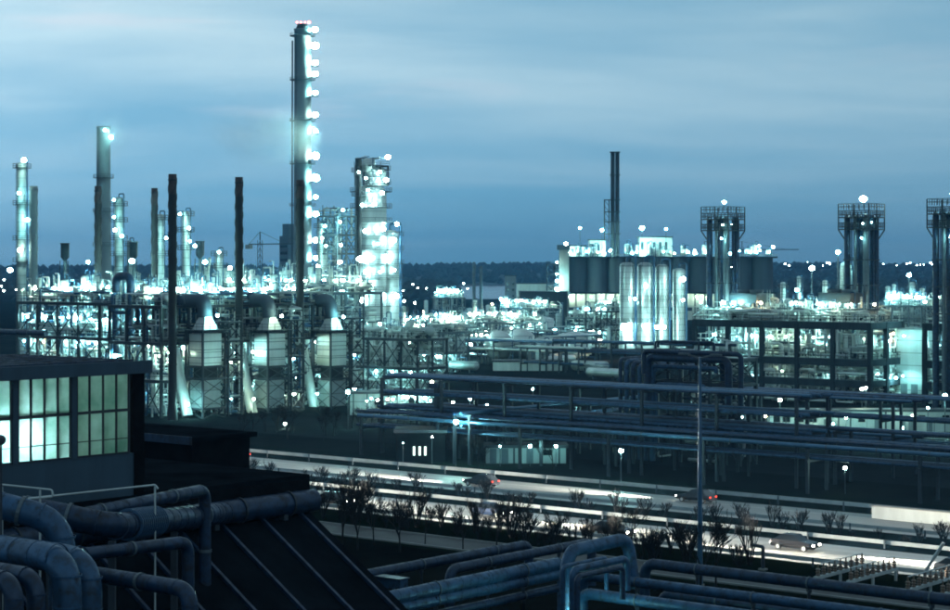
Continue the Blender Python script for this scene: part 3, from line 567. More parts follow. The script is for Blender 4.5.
for k in range(3):
    stack(*STK[k], (174, 177, 180)[k], (8.5, 8, 8)[k], SL[k])
    px, Y = FURN[k]; fo = thing('furnace', ['box furnace with dark left face, leftmost of three in a row', 'box furnace with bright left face, middle of three in a row', 'box furnace with bright left face, rightmost of three in a row'][k], 'furnace', G(px, Y))
    a, b = 3.5, 4.3                                       # local: corner nearest the camera at (0,0); body goes to -x and +y
    zA, zB, zC, zD_ = zat(409, Y), zat(381, Y), zat(366, Y), zat(334, Y)
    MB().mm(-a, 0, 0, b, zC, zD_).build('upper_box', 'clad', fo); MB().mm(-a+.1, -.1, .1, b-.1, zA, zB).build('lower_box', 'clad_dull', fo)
    MB().mm(-a+.5, -.5, .5, b-.5, zB, zC).build('throat', 'stack_dark', fo)
    for i in range(1, 4): MB().mm(-a-.05, .05, -.05, b+.05, zC+(zD_-zC)*i/4-.06, zC+(zD_-zC)*i/4+.06).build('band', 'steel_mid', fo)
    pm_ = MB().mm(-.16, .16, -.16, .16, 0, zD_+.6).mesh('post', 'steel_dark')
    for x, y in ((.45, -.45), (.45, b+.45), (-a-.45, -.45), (-a-.45, b+.45)): obj('post', pm_, fo, (x, y, 0))
    for z in (zA, zB+.3, zC-.25, zD_+.3): MB().mm(-a-.55, .55, -.6, -.35, z-.16, z+.16).mm(-a-.55, .55, b+.35, b+.6, z-.16, z+.16).mm(.36, .6, -.345, b+.345, z-.16, z+.16).mm(-a-.6, -a-.36, -.345, b+.345, z-.16, z+.16).build('ring_beam', 'steel_dark', fo)
    for (z0_, z1_) in ((0, zA), (zA, (zA+zB)/2), ((zA+zB)/2, zB+.3), (zB+.3, zC-.2)):
        MB().tube((.47, -.4, z0_), (.47, b+.4, z1_), .07, 4).tube((.47, b+.4, z0_), (.47, -.4, z1_), .07, 4).build('brace', 'steel_dark', fo)
        MB().tube((.4, -.47, z0_), (-a-.4, -.47, z1_), .07, 4).tube((-a-.4, -.47, z0_), (.4, -.47, z1_), .07, 4).build('brace', 'steel_dark', fo)
    MB().mm(-a-1.2, 1.3, -1.3, b+1.2, zD_+.62, zD_+.7).build('walkway', 'steel_mid', fo); q = MB(); rail_box(q, -a-1.2, 1.3, -1.3, b+1.2, zD_+.7, step=1.4); q.build('handrail', 'steel_dark', fo)
    MB().hull8([(-a+.3,.4,zD_+.71),(-.3,.4,zD_+.71),(-.3,b-.4,zD_+.71),(-a+.3,b-.4,zD_+.71),(-a*.5-.75,b*.5-.75,zD_+3.0),(-a*.5+.75,b*.5-.75,zD_+3.0),(-a*.5+.75,b*.5+.75,zD_+3.0),(-a*.5-.75,b*.5+.75,zD_+3.0)]).build('hood', 'white_paint', fo)
    zt_ = zat(300, Y)
    MB().path([(-a*.5, b*.5, zD_+2.9), (-a*.5-.2, b*.5-.2, zt_), (-a*.5-9, b*.5-1.0, zt_-.6)], 1.25, 18, 3.0, 9).build('elbow_duct', 'tower_blue', fo)
    # slanting flue from the throat down beside the furnace
    pa = Vector((-a-1.2, -1.2, zat(377, Y))); pb = Vector((-a+.9, -1.2, zat(418, Y)+.3)); pc = Vector((-a-2.8, -1.0, zat(350, Y)))
    MB().path([pc, pa, pb], .95, 10, 1.5).build('flue', 'white_paint', fo)
    lamp(G(px, Y)+U*1.3+W*(b/2)+Vector((0,0,zD_+3.2)), f'lamp beside the hood of the {["left","middle","right"][k]} furnace', .3, 'lamp_white', pole=2.4)
    lamp(G(px, Y)-U*(a+2.2)-W*2.8+Vector((0,0,zC+2.2)), f'lamp facing the left side of the {["left","middle","right"][k]} furnace', .28 if k else .12, 'lamp_white', arm=(1, 0))
    lamp(G(px, Y)-U*.5-W*3.0+Vector((0,0,2.6)), f'ground lamp at the foot of the {["left","middle","right"][k]} furnace', .34, pole=2.6)
# service frames between and behind the furnaces
sF, tF = st(203, 321)
FB = steel_frame('furnace_structure', 'tall dark service frame behind the furnace row', sF-20, tF-4, 3, 7, 4.6, 6.2, [6.5, 13.0, 19.4], brace=.4, pipes=420, seed=3, pw=.42)
deck_clutter('the deck of the furnace service frame', sF-20, tF-4, 13.8, 43, 19.4, 26, 5); deck_lamps('the deck of the furnace service frame', sF-20, tF-4, 13.8, 43, 19.4, 34, 6, .36)
for li, z in enumerate((6.4, 12.9)):
    hang_lamps(f'the {["lower","middle"][li]} deck of the furnace service frame', sF-20+9, tF-4, 4, 43, z, 12, 8+li, .3); hang_lamps(f'the {["lower","middle"][li]} deck of the furnace service frame', sF-20+1, tF-4, 8, 43, z, 8, 308+li, .3, drop=2.5)
for k in range(3):
    px, Y = FURN[k]; a_, b_ = st(px, Y)
    steel_frame('stair_tower', f'slim braced stair tower right of the {["left","middle","right"][k]} furnace', a_-5.4, b_+6.5, 2, 1, 2.4, 3.2, [3.3, 6.6, 9.9, 13.2, 16.5], brace=.9, pipes=36, seed=20+k, pw=.26, bh=.26)
    for z in (3.0, 9.4): lamp(ST(a_-1, b_+7.5, z), f'{"upper" if z > 5 else "lower"} lamp in the stair tower by the {["left","middle","right"][k]} furnace', .3, arm=(1, 0))
# ------------------------------------------------------------------ left process block
sA, tA = st(165, 344)
LA = steel_frame('process_frame', 'wide dark process frame at far left behind the glazed house', sA-44, tA, 7, 3, 6.3, 5.5, [6.5, 12.6, 19.3], brace=.4, pipes=660, seed=11, pw=.45)
hl = 'the top deck of the left process frame'
deck_clutter(hl, sA-44, tA, 44, 16, 19.3, 44, 12); deck_lamps(hl, sA-44, tA, 44, 16, 19.3, 46, 13, .38)
for li, z in enumerate((6.4, 12.5)): hang_lamps(f'the {["lower","middle"][li]} deck of the left process frame', sA-44, tA-.5, 44, 5, z, 14, 14+li, .34); hang_lamps(f'the {["lower","middle"][li]} deck of the left process frame', sA-44, tA+6, 44, 9, z, 12, 314+li, .34, drop=2.5)
hang_lamps('the top deck of the left process frame', sA-44, tA+.4, 44, 7, 19.2, 16, 318, .42, drop=3.0)
def risers(fr, X, Yw, z, n, seed, hi=7.0):                # thin vents, risers, ladders and cross lines above a deck
    rr = random.Random(seed)
    for part, m_ in enumerate(('steel_pale', 'steel_mid', 'clad')):
        q = MB()
        for _ in range(n//3):
            x, y, h_ = rr.uniform(.3, X-.3), rr.uniform(.3, Yw-.3), rr.uniform(1.5, hi)*rr.uniform(.5, 1); r = rr.choice((.07, .1, .14, .2)); k = rr.random()
            if k < .5: q.path([(x, y, z), (x, y, z+h_), (x+rr.uniform(-3, 3), y, z+h_), (x+rr.uniform(-3, 3), y, z+.3)][:rr.choice((2, 3, 4))], r, 6, seg=2)
            elif k < .75: q.tube((x, y, z+h_*.5), (min(X, x+rr.uniform(3, 12)), y, z+h_*.5), r, 6)
            else:
                for dx in (-.3, .3): q.tube((x+dx, y, z), (x+dx, y, z+h_), .06, 4)
                for j in range(int(h_/.6)): q.tube((x-.3, y, z+.3+j*.6), (x+.3, y, z+.3+j*.6), .04, 4, cap=False)
        q.build('riser_pipework', m_, fr, kind='stuff')
risers(LA, 44, 16, 19.4, 150, 601); risers(FB, 13.8, 43, 19.5, 130, 602); risers(LA, 44, 16, 12.7, 90, 604, 6); risers(LA, 44, 16, 6.6, 90, 605, 6); risers(FB, 13.8, 43, 0, 150, 606, 14)
deck_clutter('the middle deck of the left process frame', sA-44, tA, 44, 14, 12.6, 14, 31, 4.0); deck_clutter('the lower deck of the left process frame', sA-44, tA, 44, 10, 6.5, 12, 32, 4.0)
def header(label, px0, px1, py, Y, r, m='pipe_blue'):
    a_, b_ = st(px0, Y); z = zat(py, Y); ln = (px1-px0)/F*Y/.773*1.02
    return low_pipe(label, ST(a_, b_, z), ST(a_+ln, b_, z), r, m, True, 'header_pipe', False)
header('fat blue header pipe low across the left process frame', 128, 176, 326, 338, .6); header('fat blue header pipe at the far left', -20, 60, 331, 352, .55)
def ubend(px, Y, yt, w_, label):
    a_ = G(px, Y); zt_ = zat(yt, Y); o = thing('transfer_line', label, 'pipe', a_)
    MB().path([(0,0,0), (0,0,zt_), (w_, 0, zt_), (w_, 0, 8)], .75, 14, 1.6, 7).build('shell', 'pipe_blue', o); MB().lathe([(.74,0),(.92,0),(.92,.2),(.74,.2)], (0,0,0), 14, False).build('flange', 'steel_mid', o, (0,0,zt_-4))
ubend(116, 347, 276, 4.2, 'fat inverted U transfer pipe above the left process frame')
# back row of frames
sB, tB = st(345, 415)
LB = steel_frame('process_frame', 'pale lit process frame in the second row behind the furnaces', sB-62, tB, 9, 2, 6.9, 6, [7, 14, 20.5], m='steel_mid', brace=.4, pipes=420, seed=41, pw=.4, pm='steel_pale')
hl = 'the top deck of the second row process frame'
deck_clutter(hl, sB-62, tB, 62, 12, 20.5, 40, 42, 5.0); deck_lamps(hl, sB-62, tB, 62, 12, 20.5, 40, 43, .42)
risers(LB, 62, 12, 20.6, 190, 603, 9)
for li, z in enumerate((6.9, 13.9)): hang_lamps(f'the {["lower","middle"][li]} deck of the second row process frame', sB-62, tB-.4, 62, 4, z, 10, 44+li, .36)
# ------------------------------------------------------------------ stacks, columns and chimneys of the left half
stack(98, 372, 186, 7, 'dark stack left of the pale chimney with steam'); stack(154.5, 380, 188, 6.5, 'dark stack close left of the tallest black stack')
stack(33.5, 500, 186, 8.5, 'grey plain stack right of the leftmost lit column', 'stack_grey', False)
column(22, 505, 162, 10.5, 'tall pale lit column at far left', (168, 205, 240, 262), 'clad_dull')
column(103.5, 620, 128, 17, 'tall pale chimney with platform at mid height and steam', (178, 212, 246), 'stack_grey', 'chimney', 'chimney', 13, dome=False, pipe=False)
column(119, 470, 197, 9, 'slim column with platforms right of the pale chimney', (206, 222, 240, 256), 'clad_dull'); column(130, 450, 240, 6, 'short dark column between the slim column and the stack', (246,), 'clad_dull')
column(160, 440, 214, 8.5, 'column with round platforms behind the thin dark stack', (220, 240, 256), 'clad'); column(186, 455, 211, 8, 'column with platforms right of the tallest black stack', (216, 232, 250), 'clad')
column(219, 430, 250, 7, 'short stout column behind the middle stack', (256, 268), 'clad')
def flare(px, Y, yt, label):
    h_ = zat(yt, Y); o = thing('flare_tip', label, 'flare', G(px, Y)); MB().tube((0,0,0), (0,0,h_-3.5), .35, 10).build('riser', 'steel_mid', o)
    MB().lathe([(.35, h_-4), (.95, h_-3.2), (.95, h_-.2), (1.1, h_-.2), (1.1, h_), (.8, h_), (.7, h_-2)], (0,0,0), 14).build('head', 'steel_dark', o)
    for k in range(3): a = k*2.1; MB().tube((1.1*math.cos(a), 1.1*math.sin(a), h_-4), (2.2*math.cos(a), 2.2*math.sin(a), 0), .1, 5).build('stay', 'steel_dark', o)
flare(65, 420, 243, 'small dark headed vent riser left of the dark stack'); flare(133.5, 425, 242, 'left of two dark headed vent risers'); flare(200, 425, 241, 'dark headed vent riser left of the middle stack')
# the tall chimney with lamps climbing its right side
YC = 800.0
ch = column(302.5, YC, 30, 18.5, 'tallest chimney, with bright lamps climbing its right side', (36, 80, 121, 164, 206, 240), 'stack_grey', 'chimney', 'chimney', 16.5, n=28, dome=False, pipe=False, gap=1.9)
MB().path([(-4.9, -1.5, 0), (-4.6, -1.5, zat(40, YC))], .35, 8).build('riser_pipe', 'steel_dark', ch)
MB().lathe([(3.2, zat(30, YC)), (2.4, zat(26, YC)), (2.2, zat(24, YC)), (1.8, zat(24, YC)), (1.8, zat(30, YC))], (0,0,0), 16).build('crown', 'stack_dark', ch)
for k, py in enumerate((258, 240, 214, 197, 178, 156, 131, 115, 93, 74, 63, 46, 30)):
    rl = (18.5+(16.5-18.5)*(300-py)/270)/F*YC/2
    p = P(302.5, py, YC); p.x += rl+2.0; p.y -= 1.6
    b = MB().mm(-2.6, 1.2, -1.0, 1.6, -1.5, -1.35).build('lamp_bracket', 'steel_dark', ch); b.rotation_euler = (0,0,-ANG); b.location = Matrix.Rotation(-ANG, 3, 'Z') @ (p-ch.location)
    lamp(p, '', 1.5, 'lamp_big', arm=(-1, 0), host=ch)
for k in range(4): lamp(P(297+k*4, 22, YC), '', .7, 'lamp_red', None, 1.2, host=ch)
# big twin column group right of the chimney
YT = 520.0
column(371, YT, 184, 31, 'wide tall lit column, left one of the fat pair', (192, 208, 222, 236, 250, 264, 278, 292, 306), 'clad', gap=1.6, n=28, pipe=False)
column(390.5, YT+4, 230, 19, 'stout column leaning close right of the wide one', (236, 250, 264, 278, 294), 'clad', n=24)
column(358.5, YT-6, 160, 6.5, 'dark riser standing against the wide column', (172, 196, 232), 'stack_dark', 'riser_column', pipe=False, dome=False)
column(376, YT-1, 166, 22, 'narrow top vessel under a round dome above the wide column', (170, 184), 'clad', z0=zat(186, YT), pipe=False, ladder=False)
tf = steel_frame('top_gantry', 'open steel gantry crowning the wide column', *st(355.5, YT-2), 2, 2, 3.2, 3.2, [2.5, 5.6], brace=.2, pipes=12, seed=51, pw=.3, bh=.3); tf.location.z = zat(186, YT)
dm = thing('dome_vessel', 'round silver dome vessel on top of the wide column group', 'vessel', P(368, 166, YT-3)); MB().sphere((0,0,0), 2.2, 18, 10).build('shell', 'clad', dm); MB().tube((0,0,-2.0), (0,0,-zat(166, YT-3)+zat(186, YT)+5.3), 1.0, 10).build('skirt', 'steel_mid', dm)
for k, (px, py) in enumerate(((362, 205), (375, 204), (383, 229), (397, 224), (360, 259), (373, 258), (388, 258), (384, 298), (396, 296), (361, 300), (388, 157), (371, 285))):
    lamp(P(px, py, YT-6.2 if px < 384 else YT-1.5), ['left lamp below the upper platform of the wide column', 'right lamp below the upper platform of the wide column', 'lamp at mid height of the wide column', 'lamp on the right flank at the stout column top', 'left of three lamps in a row on the wide column', 'middle of three lamps in a row on the wide column', 'right of three lamps in a row on the wide column', 'left of two lamps low on the stout column', 'right of two lamps low on the stout column', 'lamp low at the left of the wide column', 'lamp on top of the gantry crowning the wide column', 'single lamp at the lower front of the wide column'][k], 1.0, 'lamp_mid', arm=(0, 1))
for k, (px, py) in enumerate(((359, 172), (366, 178), (380, 172), (386, 180), (368, 190), (382, 193), (393, 240), (365, 231), (378, 244), (366, 272), (380, 272), (394, 270))):
    lamp(P(px, py, YT-7 if px < 388 else YT-2), f'small lamp on the wide column group, {["far left of the gantry", "left inside the gantry", "right inside the gantry", "right end of the gantry", "left below the gantry", "right below the gantry", "upper right flank", "left at upper mid height", "centre at upper mid height", "left above the foot", "centre above the foot", "right above the foot"][k]}', .8, 'lamp_mid', arm=(0, 1))
# lit platform tower between chimney and the wide column
sq, tq = st(318, 500)
steel_frame('platform_tower', 'brightly lit platform tower between chimney and wide column', sq, tq, 2, 2, 3.6, 3.6, [8, 16, 24, 30, 35, 40], m='steel_mid', brace=.6, pipes=90, seed=52, pw=.35, bh=.4)
column(322, 500, 222, 9, 'left column inside the lit platform tower', (228, 250), 'clad'); column(337, 506, 216, 9, 'right column inside the lit platform tower', (224, 246, 270), 'clad')
for k, (px, py) in enumerate(((325, 226), (340, 222), (326, 246), (341, 245), (340, 262), (318, 266), (328, 284), (317, 290), (342, 292), (334, 306), (322, 238), (343, 210))):
    lamp(P(px, py, 494), f'lamp on the lit platform tower, {["top left", "top right", "upper left", "upper right", "right of the middle", "left of the middle", "in the centre", "lower left", "lower right", "near its foot", "between the two columns", "on its mast head"][k]}', .62, 'lamp_big', arm=(0, 1))
for k, (px, py, Y, lb) in enumerate(((24, 160, 500, 'lamp on top of the leftmost column'), (19, 193, 500, 'lamp high on the leftmost column'), (27, 220, 500, 'lamp at mid height of the leftmost column'), (20, 250, 500, 'lamp low on the leftmost column'), (105, 130, 610, 'lamp on the lip of the pale chimney'), (111, 137, 610, 'lamp just below the lip of the pale chimney'), (114, 200, 465, 'lamp atop the slim column by the pale chimney'), (115, 230, 465, 'floodlight at mid height of the slim column'), (122, 236, 465, 'lamp right of the slim column shaft'), (114, 217, 465, 'lamp on the upper platform of the slim column'), (180, 214, 450, 'lamp left of the column by the tallest black stack'), (189, 228, 450, 'lamp right on the column by the tallest black stack'), (190, 241, 450, 'lamp low on the column by the tallest black stack'), (166, 238, 435, 'lamp on the column behind the thin dark stack'), (88, 262, 400, 'lamp on a post left of the dark stack'), (10, 270, 400, 'lamp at the far left end of the process frame'), (132, 261, 400, 'lamp under the vent riser heads'), (219, 252, 426, 'lamp on the short stout column'), (230, 268, 400, 'lamp left of the middle stack'), (205, 262, 400, 'lamp right of the vent riser'), (195, 246, 420, 'lamp above the vent riser row'))):
    lamp(P(px, py, Y), lb, .5 if Y < 480 else .6, 'lamp_big', arm=(0, 1), pole=0)
bt = thing('office_tower', 'distant dark blue block tower left of the tallest chimney', 'building', G(288.5, 1100)); MB().mm(-3.5, 3.5, -4, 4, 0, zat(236, 1100)).build('wall', 'tower_blue', bt); MB().mm(-2.0, 2.9, -3, 3, zat(236, 1100), zat(224, 1100)).build('upper_wall', 'tower_blue', bt)
for z in range(6, 40, 4): MB().mm(-3.0, 3.0, -4.06, -4.0, z, z+1.6).build('window', 'car_glass', bt)
def crane(px, Y, yt, jib, label):
    h_ = zat(yt, Y); o = thing('tower_crane', label, 'crane', G(px, Y)); q = MB()
    for x, y in ((-.8,-.8),(.8,-.8),(.8,.8),(-.8,.8)): q.tube((x,y,0), (x,y,h_), .16, 4)
    z = 0
    while z < h_-3: q.tube((-.8,-.8,z), (.8,-.8,z+3), .1, 4).tube((.8,-.8,z+3), (.8,.8,z), .1, 4); z += 3
    q.build('mast', 'steel_dark', o); MB().tube((-jib*.35,0,h_-2), (jib,0,h_-2), .35, 4).tube((0,0,h_), (0,0,h_+4), .3, 4).tube((0,0,h_+4), (jib*.8,0,h_-2), .1, 4).tube((0,0,h_+4), (-jib*.35,0,h_-2), .1, 4).build('jib', 'steel_dark', o); MB().mm(-jib*.35-1.5, -jib*.35+1.5, -1, 1, h_-4.2, h_-2.2).build('counterweight', 'concrete', o)
crane(260, 900, 240, 22, 'slim tower crane left of the dark block tower'); crane(742, 1300, 247, 45, 'far tower crane jib above the silos')
# ------------------------------------------------------------------ main pipe racks
def rack(label, s, t, length, along, width, tiers, bay=9.0, pipes=5, seed=1, rmin=.12, rmax=.4, mats=('pipe_blue', 'pipe_pale', 'pipe_shine'), m='steel_dark'):
    rr = random.Random(seed); o = thing('pipe_rack', label, 'pipe rack', ST(s, t), ANG if along == 'u' else ANG+PI/2)
    pm_ = MB().mm(-.17, .17, -.17, .17, 0, tiers[-1]).mesh('post', m); bm_ = MB().mm(-.15, .15, -width/2-.3, width/2+.3, -.3, 0).mesh('cross_beam', m)
    n = int(length/bay)
    for i in range(n+1):
        for y in (-width/2, width/2): obj('post', pm_, o, (i*bay, y, 0))
        for z in tiers: obj('cross_beam', bm_, o, (i*bay, 0, z+(.006 if z == tiers[-1] else 0)))
    for z in tiers:
        y = -width/2+.3
        while y < width/2-.2:
            r = rr.uniform(rmin, rmax); 
            if y+2*r > width/2: break
            a = rr.uniform(-2, 1); MB().tube((a, y+r, z+r+.01), (length+rr.uniform(-1, 2), y+r, z+r+.01), r, 10).build('pipe', rr.choice(mats), o); y += 2*r+rr.uniform(.2, .8)
    return o
s3, t3 = st(700, 226)
rack('long low pipe rack behind the road verge, across the right half', s3-54, t3, 112, 'u', 4.5, [3.9, 5.9], seed=61, rmax=.2, bay=14)
rack('second pipe rack close behind the verge rack', s3-50, t3+10, 108, 'u', 4.0, [4.6, 6.4], seed=62, rmax=.22, bay=16)
s4, t4 = st(350, 262)
rack('broad dark pipe rack from the furnaces to the vertical pipe bank', s4+4, t4+6, 66, 'u', 7.5, [6.3, 8.3, 10.6], seed=63, rmax=.26, bay=11)
rack('upper teal pipe rack behind the broad dark rack', s4+2, t4+22, 74, 'u', 6, [5.0, 9.4], seed=64, rmax=.28, bay=12)
s5, t5 = st(462, 246)
rack('pipe rack rising to the right from the square post', s5, t5, 44, 'w', 2.6, [5.0, 6.6], seed=65, rmax=.34)
s6, t6 = st(735, 262)
rack('dark multi tier pipe rack below the concrete frame', s6, t6+4, 66, 'u', 6, [2.8, 5.6, 8.6], seed=66, rmax=.22, bay=11)
rack('pipe rack at mid distance below the four silver vessels', *st(560, 470), 70, 'u', 6, [5.0, 7.4], seed=67, rmax=.4)
rack('far pipe rack left of the four silver vessels', *st(400, 520), 62, 'u', 6, [4.0, 6.4], seed=68, rmax=.45, m='steel_mid', mats=('pipe_pale', 'steel_pale', 'clad'))
# vertical pipe bank and crossing bridge
YV = 252.0
vb = thing('pipe_bank', 'bank of vertical pipes rising to the pipe bridge', 'pipe bank', G(640, YV)); zb = zat(360, YV)
for k in range(6): MB().path([(-3.2+k*1.05, 0, 0), (-3.2+k*1.05, 0, zb-.25*k), (-3.2+k*1.05+.01, 14, zb-.25*k)], .3+.05*(k % 3), 10).build('pipe', ('pipe_blue', 'pipe_pale')[k % 2], vb)
br = steel_frame('pipe_bridge', 'dark raised pipe bridge with vertical drop pipes at centre right', *st(652, YV), 3, 1, 4.6, 4.0, [6.0, zat(380, YV), zat(356, YV)], brace=.5, pipes=26, seed=71, rails=False, decks=[2], pm='pipe_blue')
for k, (py, r) in enumerate(((351, .34), (357, .5), (366, .3), (384, .26))):
    a_, b_ = st(644+k*4, YV-4); z = zat(py, YV-4); big_pipe('bridge_pipe', ['top pipe over the raised pipe bridge', 'fat pipe over the raised pipe bridge', 'slim pipe looping in front of the raised bridge', 'lower slim pipe looping in front of the raised bridge'][k], [ST(a_, b_, z-3-3*k if k < 2 else 2.0), ST(a_, b_, z), ST(a_+15-k*2.5, b_, z), ST(a_+15-k*2.5, b_, z-7 if k < 2 else z-.6)], r, ('pipe_blue', 'pipe_blue', 'pipe_pale', 'pipe_pale')[k], 12, flanges=False)
for k in range(4): a_, b_ = st(722+k*4, YV-2); big_pipe('drop_pipe', 'vertical drop pipe at the right end of the pipe bridge', [ST(a_, b_, 1.0), ST(a_, b_, zat(362+k*5, YV))], .36, 'pipe_blue', 12)['group'] = 'drop pipes of the bridge'
sp = thing('valve_post', 'dark square topped post standing before the pipe racks', 'post', G(437, 256)); MB().mm(-.3, .3, -.3, .3, 0, zat(388, 256)).build('post', 'steel_dark', sp); MB().mm(-.8, .8, -.8, .8, zat(388, 256), zat(383, 256)).build('cap', 'pipe_blue', sp)
big_pipe('shining_pipe', 'long shining blue pipe along the front of the verge rack', [ST(s3-54, t3-2.9, 5.6), ST(s3+60, t3-2.9, 5.6)], .26, 'pipe_shine', 12)
# ------------------------------------------------------------------ right hand concrete frames with tower clusters
sR, tR = st(695, 376)
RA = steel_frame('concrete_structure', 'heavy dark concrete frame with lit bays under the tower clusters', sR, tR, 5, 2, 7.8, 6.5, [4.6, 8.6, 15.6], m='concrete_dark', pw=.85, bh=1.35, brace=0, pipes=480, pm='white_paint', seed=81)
hang_lamps('the top slab of the concrete frame', sR, tR+1.5, 39, 9, 13.4, 18, 82, .34); hang_lamps('the middle slab of the concrete frame', sR, tR+1.5, 39, 9, 6.6, 12, 83, .28); hang_lamps('the bottom slab of the concrete frame', sR, tR+1, 39, 9, 2.8, 6, 89, .22)
deck_clutter('the middle slab of the concrete frame', sR, tR, 39, 12, 8.7, 20, 84, 4.5); deck_clutter('the top slab of the concrete frame', sR, tR, 39, 13, 15.7, 18, 85, 4.0)
deck_lamps('the top slab of the concrete frame', sR, tR, 39, 13, 15.7, 20, 86, .32, 3.2); deck_clutter('the bottom slab of the concrete frame', sR, tR, 39, 12, 4.7, 10, 88, 3.0)
sR2, tR2 = st(925, 349)
risers(RA, 39, 13, 15.8, 110, 611, 6); risers(RA, 39, 13, 8.7, 120, 612, 6); risers(RA, 39, 13, 0, 120, 613, 8)
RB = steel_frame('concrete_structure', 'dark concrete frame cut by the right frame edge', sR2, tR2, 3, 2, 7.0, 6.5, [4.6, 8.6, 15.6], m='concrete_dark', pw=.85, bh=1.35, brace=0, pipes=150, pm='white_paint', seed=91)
hang_lamps('the top slab of the right edge frame', sR2, tR2+1, 10, 9, 13.4, 4, 92, .34); hang_lamps('the middle slab of the right edge frame', sR2, tR2+1, 10, 9, 6.6, 3, 93, .26); deck_lamps('the top slab of the right edge frame', sR2, tR2, 10, 9, 15.7, 3, 94, .32)
# lit screen wall between the two frames
sw_, tw_ = st(884, 357); sw = thing('lit_shed', 'greenish lit shed wall between the concrete frames', 'shed', ST(sw_, tw_+5)); MB().mm(0, 9.5, 0, 6, 0, zat(330, 357)).build('wall', 'clad_dull', sw); MB().mm(-.3, 9.8, -.3, 6.3, zat(330, 357), zat(330, 357)+.3).build('roof', 'steel_mid', sw)
for k in range(4): MB().mm(1+k*2.2, 2.4+k*2.2, -.05, 0, 1.2, 3.6).build('door', 'steel_mid', sw)
for k, (px, py) in enumerate(((890, 341), (904, 336), (896, 378), (903, 376))): lamp(P(px, py, 357), f'{["left upper", "right upper", "left lower", "right lower"][k]} lamp before the lit shed wall', .24, 'lamp_white', arm=(0, 1))
# air coolers on the frame
for k, (px, Y, w_) in enumerate(((729, 377, 6.4), (818, 362, 7.0))):
    a_, b_ = st(px, Y); o = thing('air_cooler', ['dark air cooler box on the left of the concrete frame', 'dark air cooler box on the middle of the concrete frame'][k], 'air cooler', ST(a_, b_, 15.7))
    z0_ = zat(303, Y)-15.7; MB().mm(0, w_, 0, 6, z0_, z0_+2.0).build('housing', 'steel_dark', o)
    for x in (.3, w_-.3):
        for y in (.3, 5.7): MB().mm(x-.18, x+.18, y-.18, y+.18, 0, z0_).build('leg', 'steel_dark', o)
    for x in (w_*.27, w_*.73): MB().lathe([(1.3, z0_+2), (1.5, z0_+2.7), (1.4, z0_+2.7), (1.2, z0_+2)], (x, 3, 0), 14).build('fan_ring', 'steel_mid', o)
# tower clusters
def cluster(px, Y, yt, yb, wpx, label, seed):
    rr = random.Random(seed); zb_, zt_ = zat(yb, Y), zat(yt, Y); w_ = wpx/F*Y/1.41; o = thing('reactor_tower', label, 'tower', G(px, Y)); e = w_/2
    k = 0
    for x, y in ((-e*.62, -e*.62), (e*.62, -e*.62), (e*.62, e*.62), (-e*.62, e*.62), (0, 0), (0, -e*.8), (e*.75, 0)):
        r = (.62, .62, .62, .62, .75, .3, .3)[k]; MB().lathe([(r*1.1, 0), (r, .8), (r, zb_+2.2), (r*.6, zb_+2.9), (.01, zb_+3.1)], (x, y, 0), 12).build('tube_reactor', ('pipe_blue', 'steel_mid')[k % 2], o); k += 1
    for zz in (zb_, (zb_+zt_)/2-.2):
        p = MB().mm(-e, e, -e, e, zz, zz+.18).build('platform', 'steel_dark', o); q = MB(); rail_box(q, -e, e, -e, e, zz+.18, .06, .8); q.build('handrail', 'steel_dark', p)
        for z2 in (zz+.5, zz+.9, zz+1.35):  MB().mm(-e, e, -e-.05, -e+.0, z2, z2+.12).mm(e, e+.05, -e, e, z2, z2+.12).build('kick_plate', 'steel_dark', p)
    cp = MB().mm(-.1, .1, -.1, .1, zb_, zt_).mesh('corner_post', 'steel_dark')
    for x, y in ((-e,-e),(e,-e),(e,e),(-e,e),(0,-e),(e,0)): obj('corner_post', cp, o, (x, y, 0))
    q = MB(); rail_box(q, -e, e, -e, e, zt_-1.1, .07, 1.0); q.build('top_rail', 'steel_dark', o)
    for x, y in ((-1,-1),(1,-1),(1,1),(-1,1)): MB().tube((x*e*.62, y*e*.62, zb_-2.6), (x*e, y*e, zb_), .14, 6).build('strut', 'steel_dark', o)
    q = MB()
    for _ in range(10):
        x, y = rr.uniform(-e*.7, e*.7), rr.uniform(-e*.7, e*.7); q.path([(x, y, zb_-rr.uniform(4, 16)), (x, y, zb_+rr.uniform(1, 3.5)), (x+rr.uniform(-1.5, 1.5), y, zb_+rr.uniform(1, 3.5))], rr.uniform(.08, .2), 6, seg=2)
    q.build('pipework', 'pipe_pale', o, kind='stuff')
    for z in [zb_-6-k*5 for k in range(4)]: MB().mm(-e*.8, e*.8, -e*.8, -e*.72, z, z+.25).mm(e*.72, e*.8, -e*.71, e*.8, z, z+.25).build('tie_beam', 'steel_dark', o)
    lamp(Vector((o.location.x+.2, Y-.6, zt_+1.0)), f'bright lamp on top of the {label.split(",")[0]}', .6, 'lamp_big', pole=1.2, host=o)
    lamp(Vector((o.location.x-.6, Y-e*1.2, zb_+1.2)), f'lamp inside the cage of the {label.split(",")[0]}', .2, 'lamp_soft', pole=.9, host=o); lamp(Vector((o.location.x+1.4, Y-e*.9, zb_+1.4)), f'second lamp inside the cage of the {label.split(",")[0]}', .2, 'lamp_soft', pole=1.1, host=o)
    lamp(Vector((o.location.x-.9, Y-e*1.3, zb_-1.6)), f'lamp under the cage of the {label.split(",")[0]}', .26, 'lamp_white', arm=(0, 1), host=o)
cluster(723, 388, 207, 231, 44, 'caged tower cluster before the silos', 101); cluster(861.5, 366, 204, 230, 47, 'caged tower cluster on the concrete frame', 102); cluster(950, 344, 199, 228, 47, 'caged tower cluster at the right frame edge', 103)
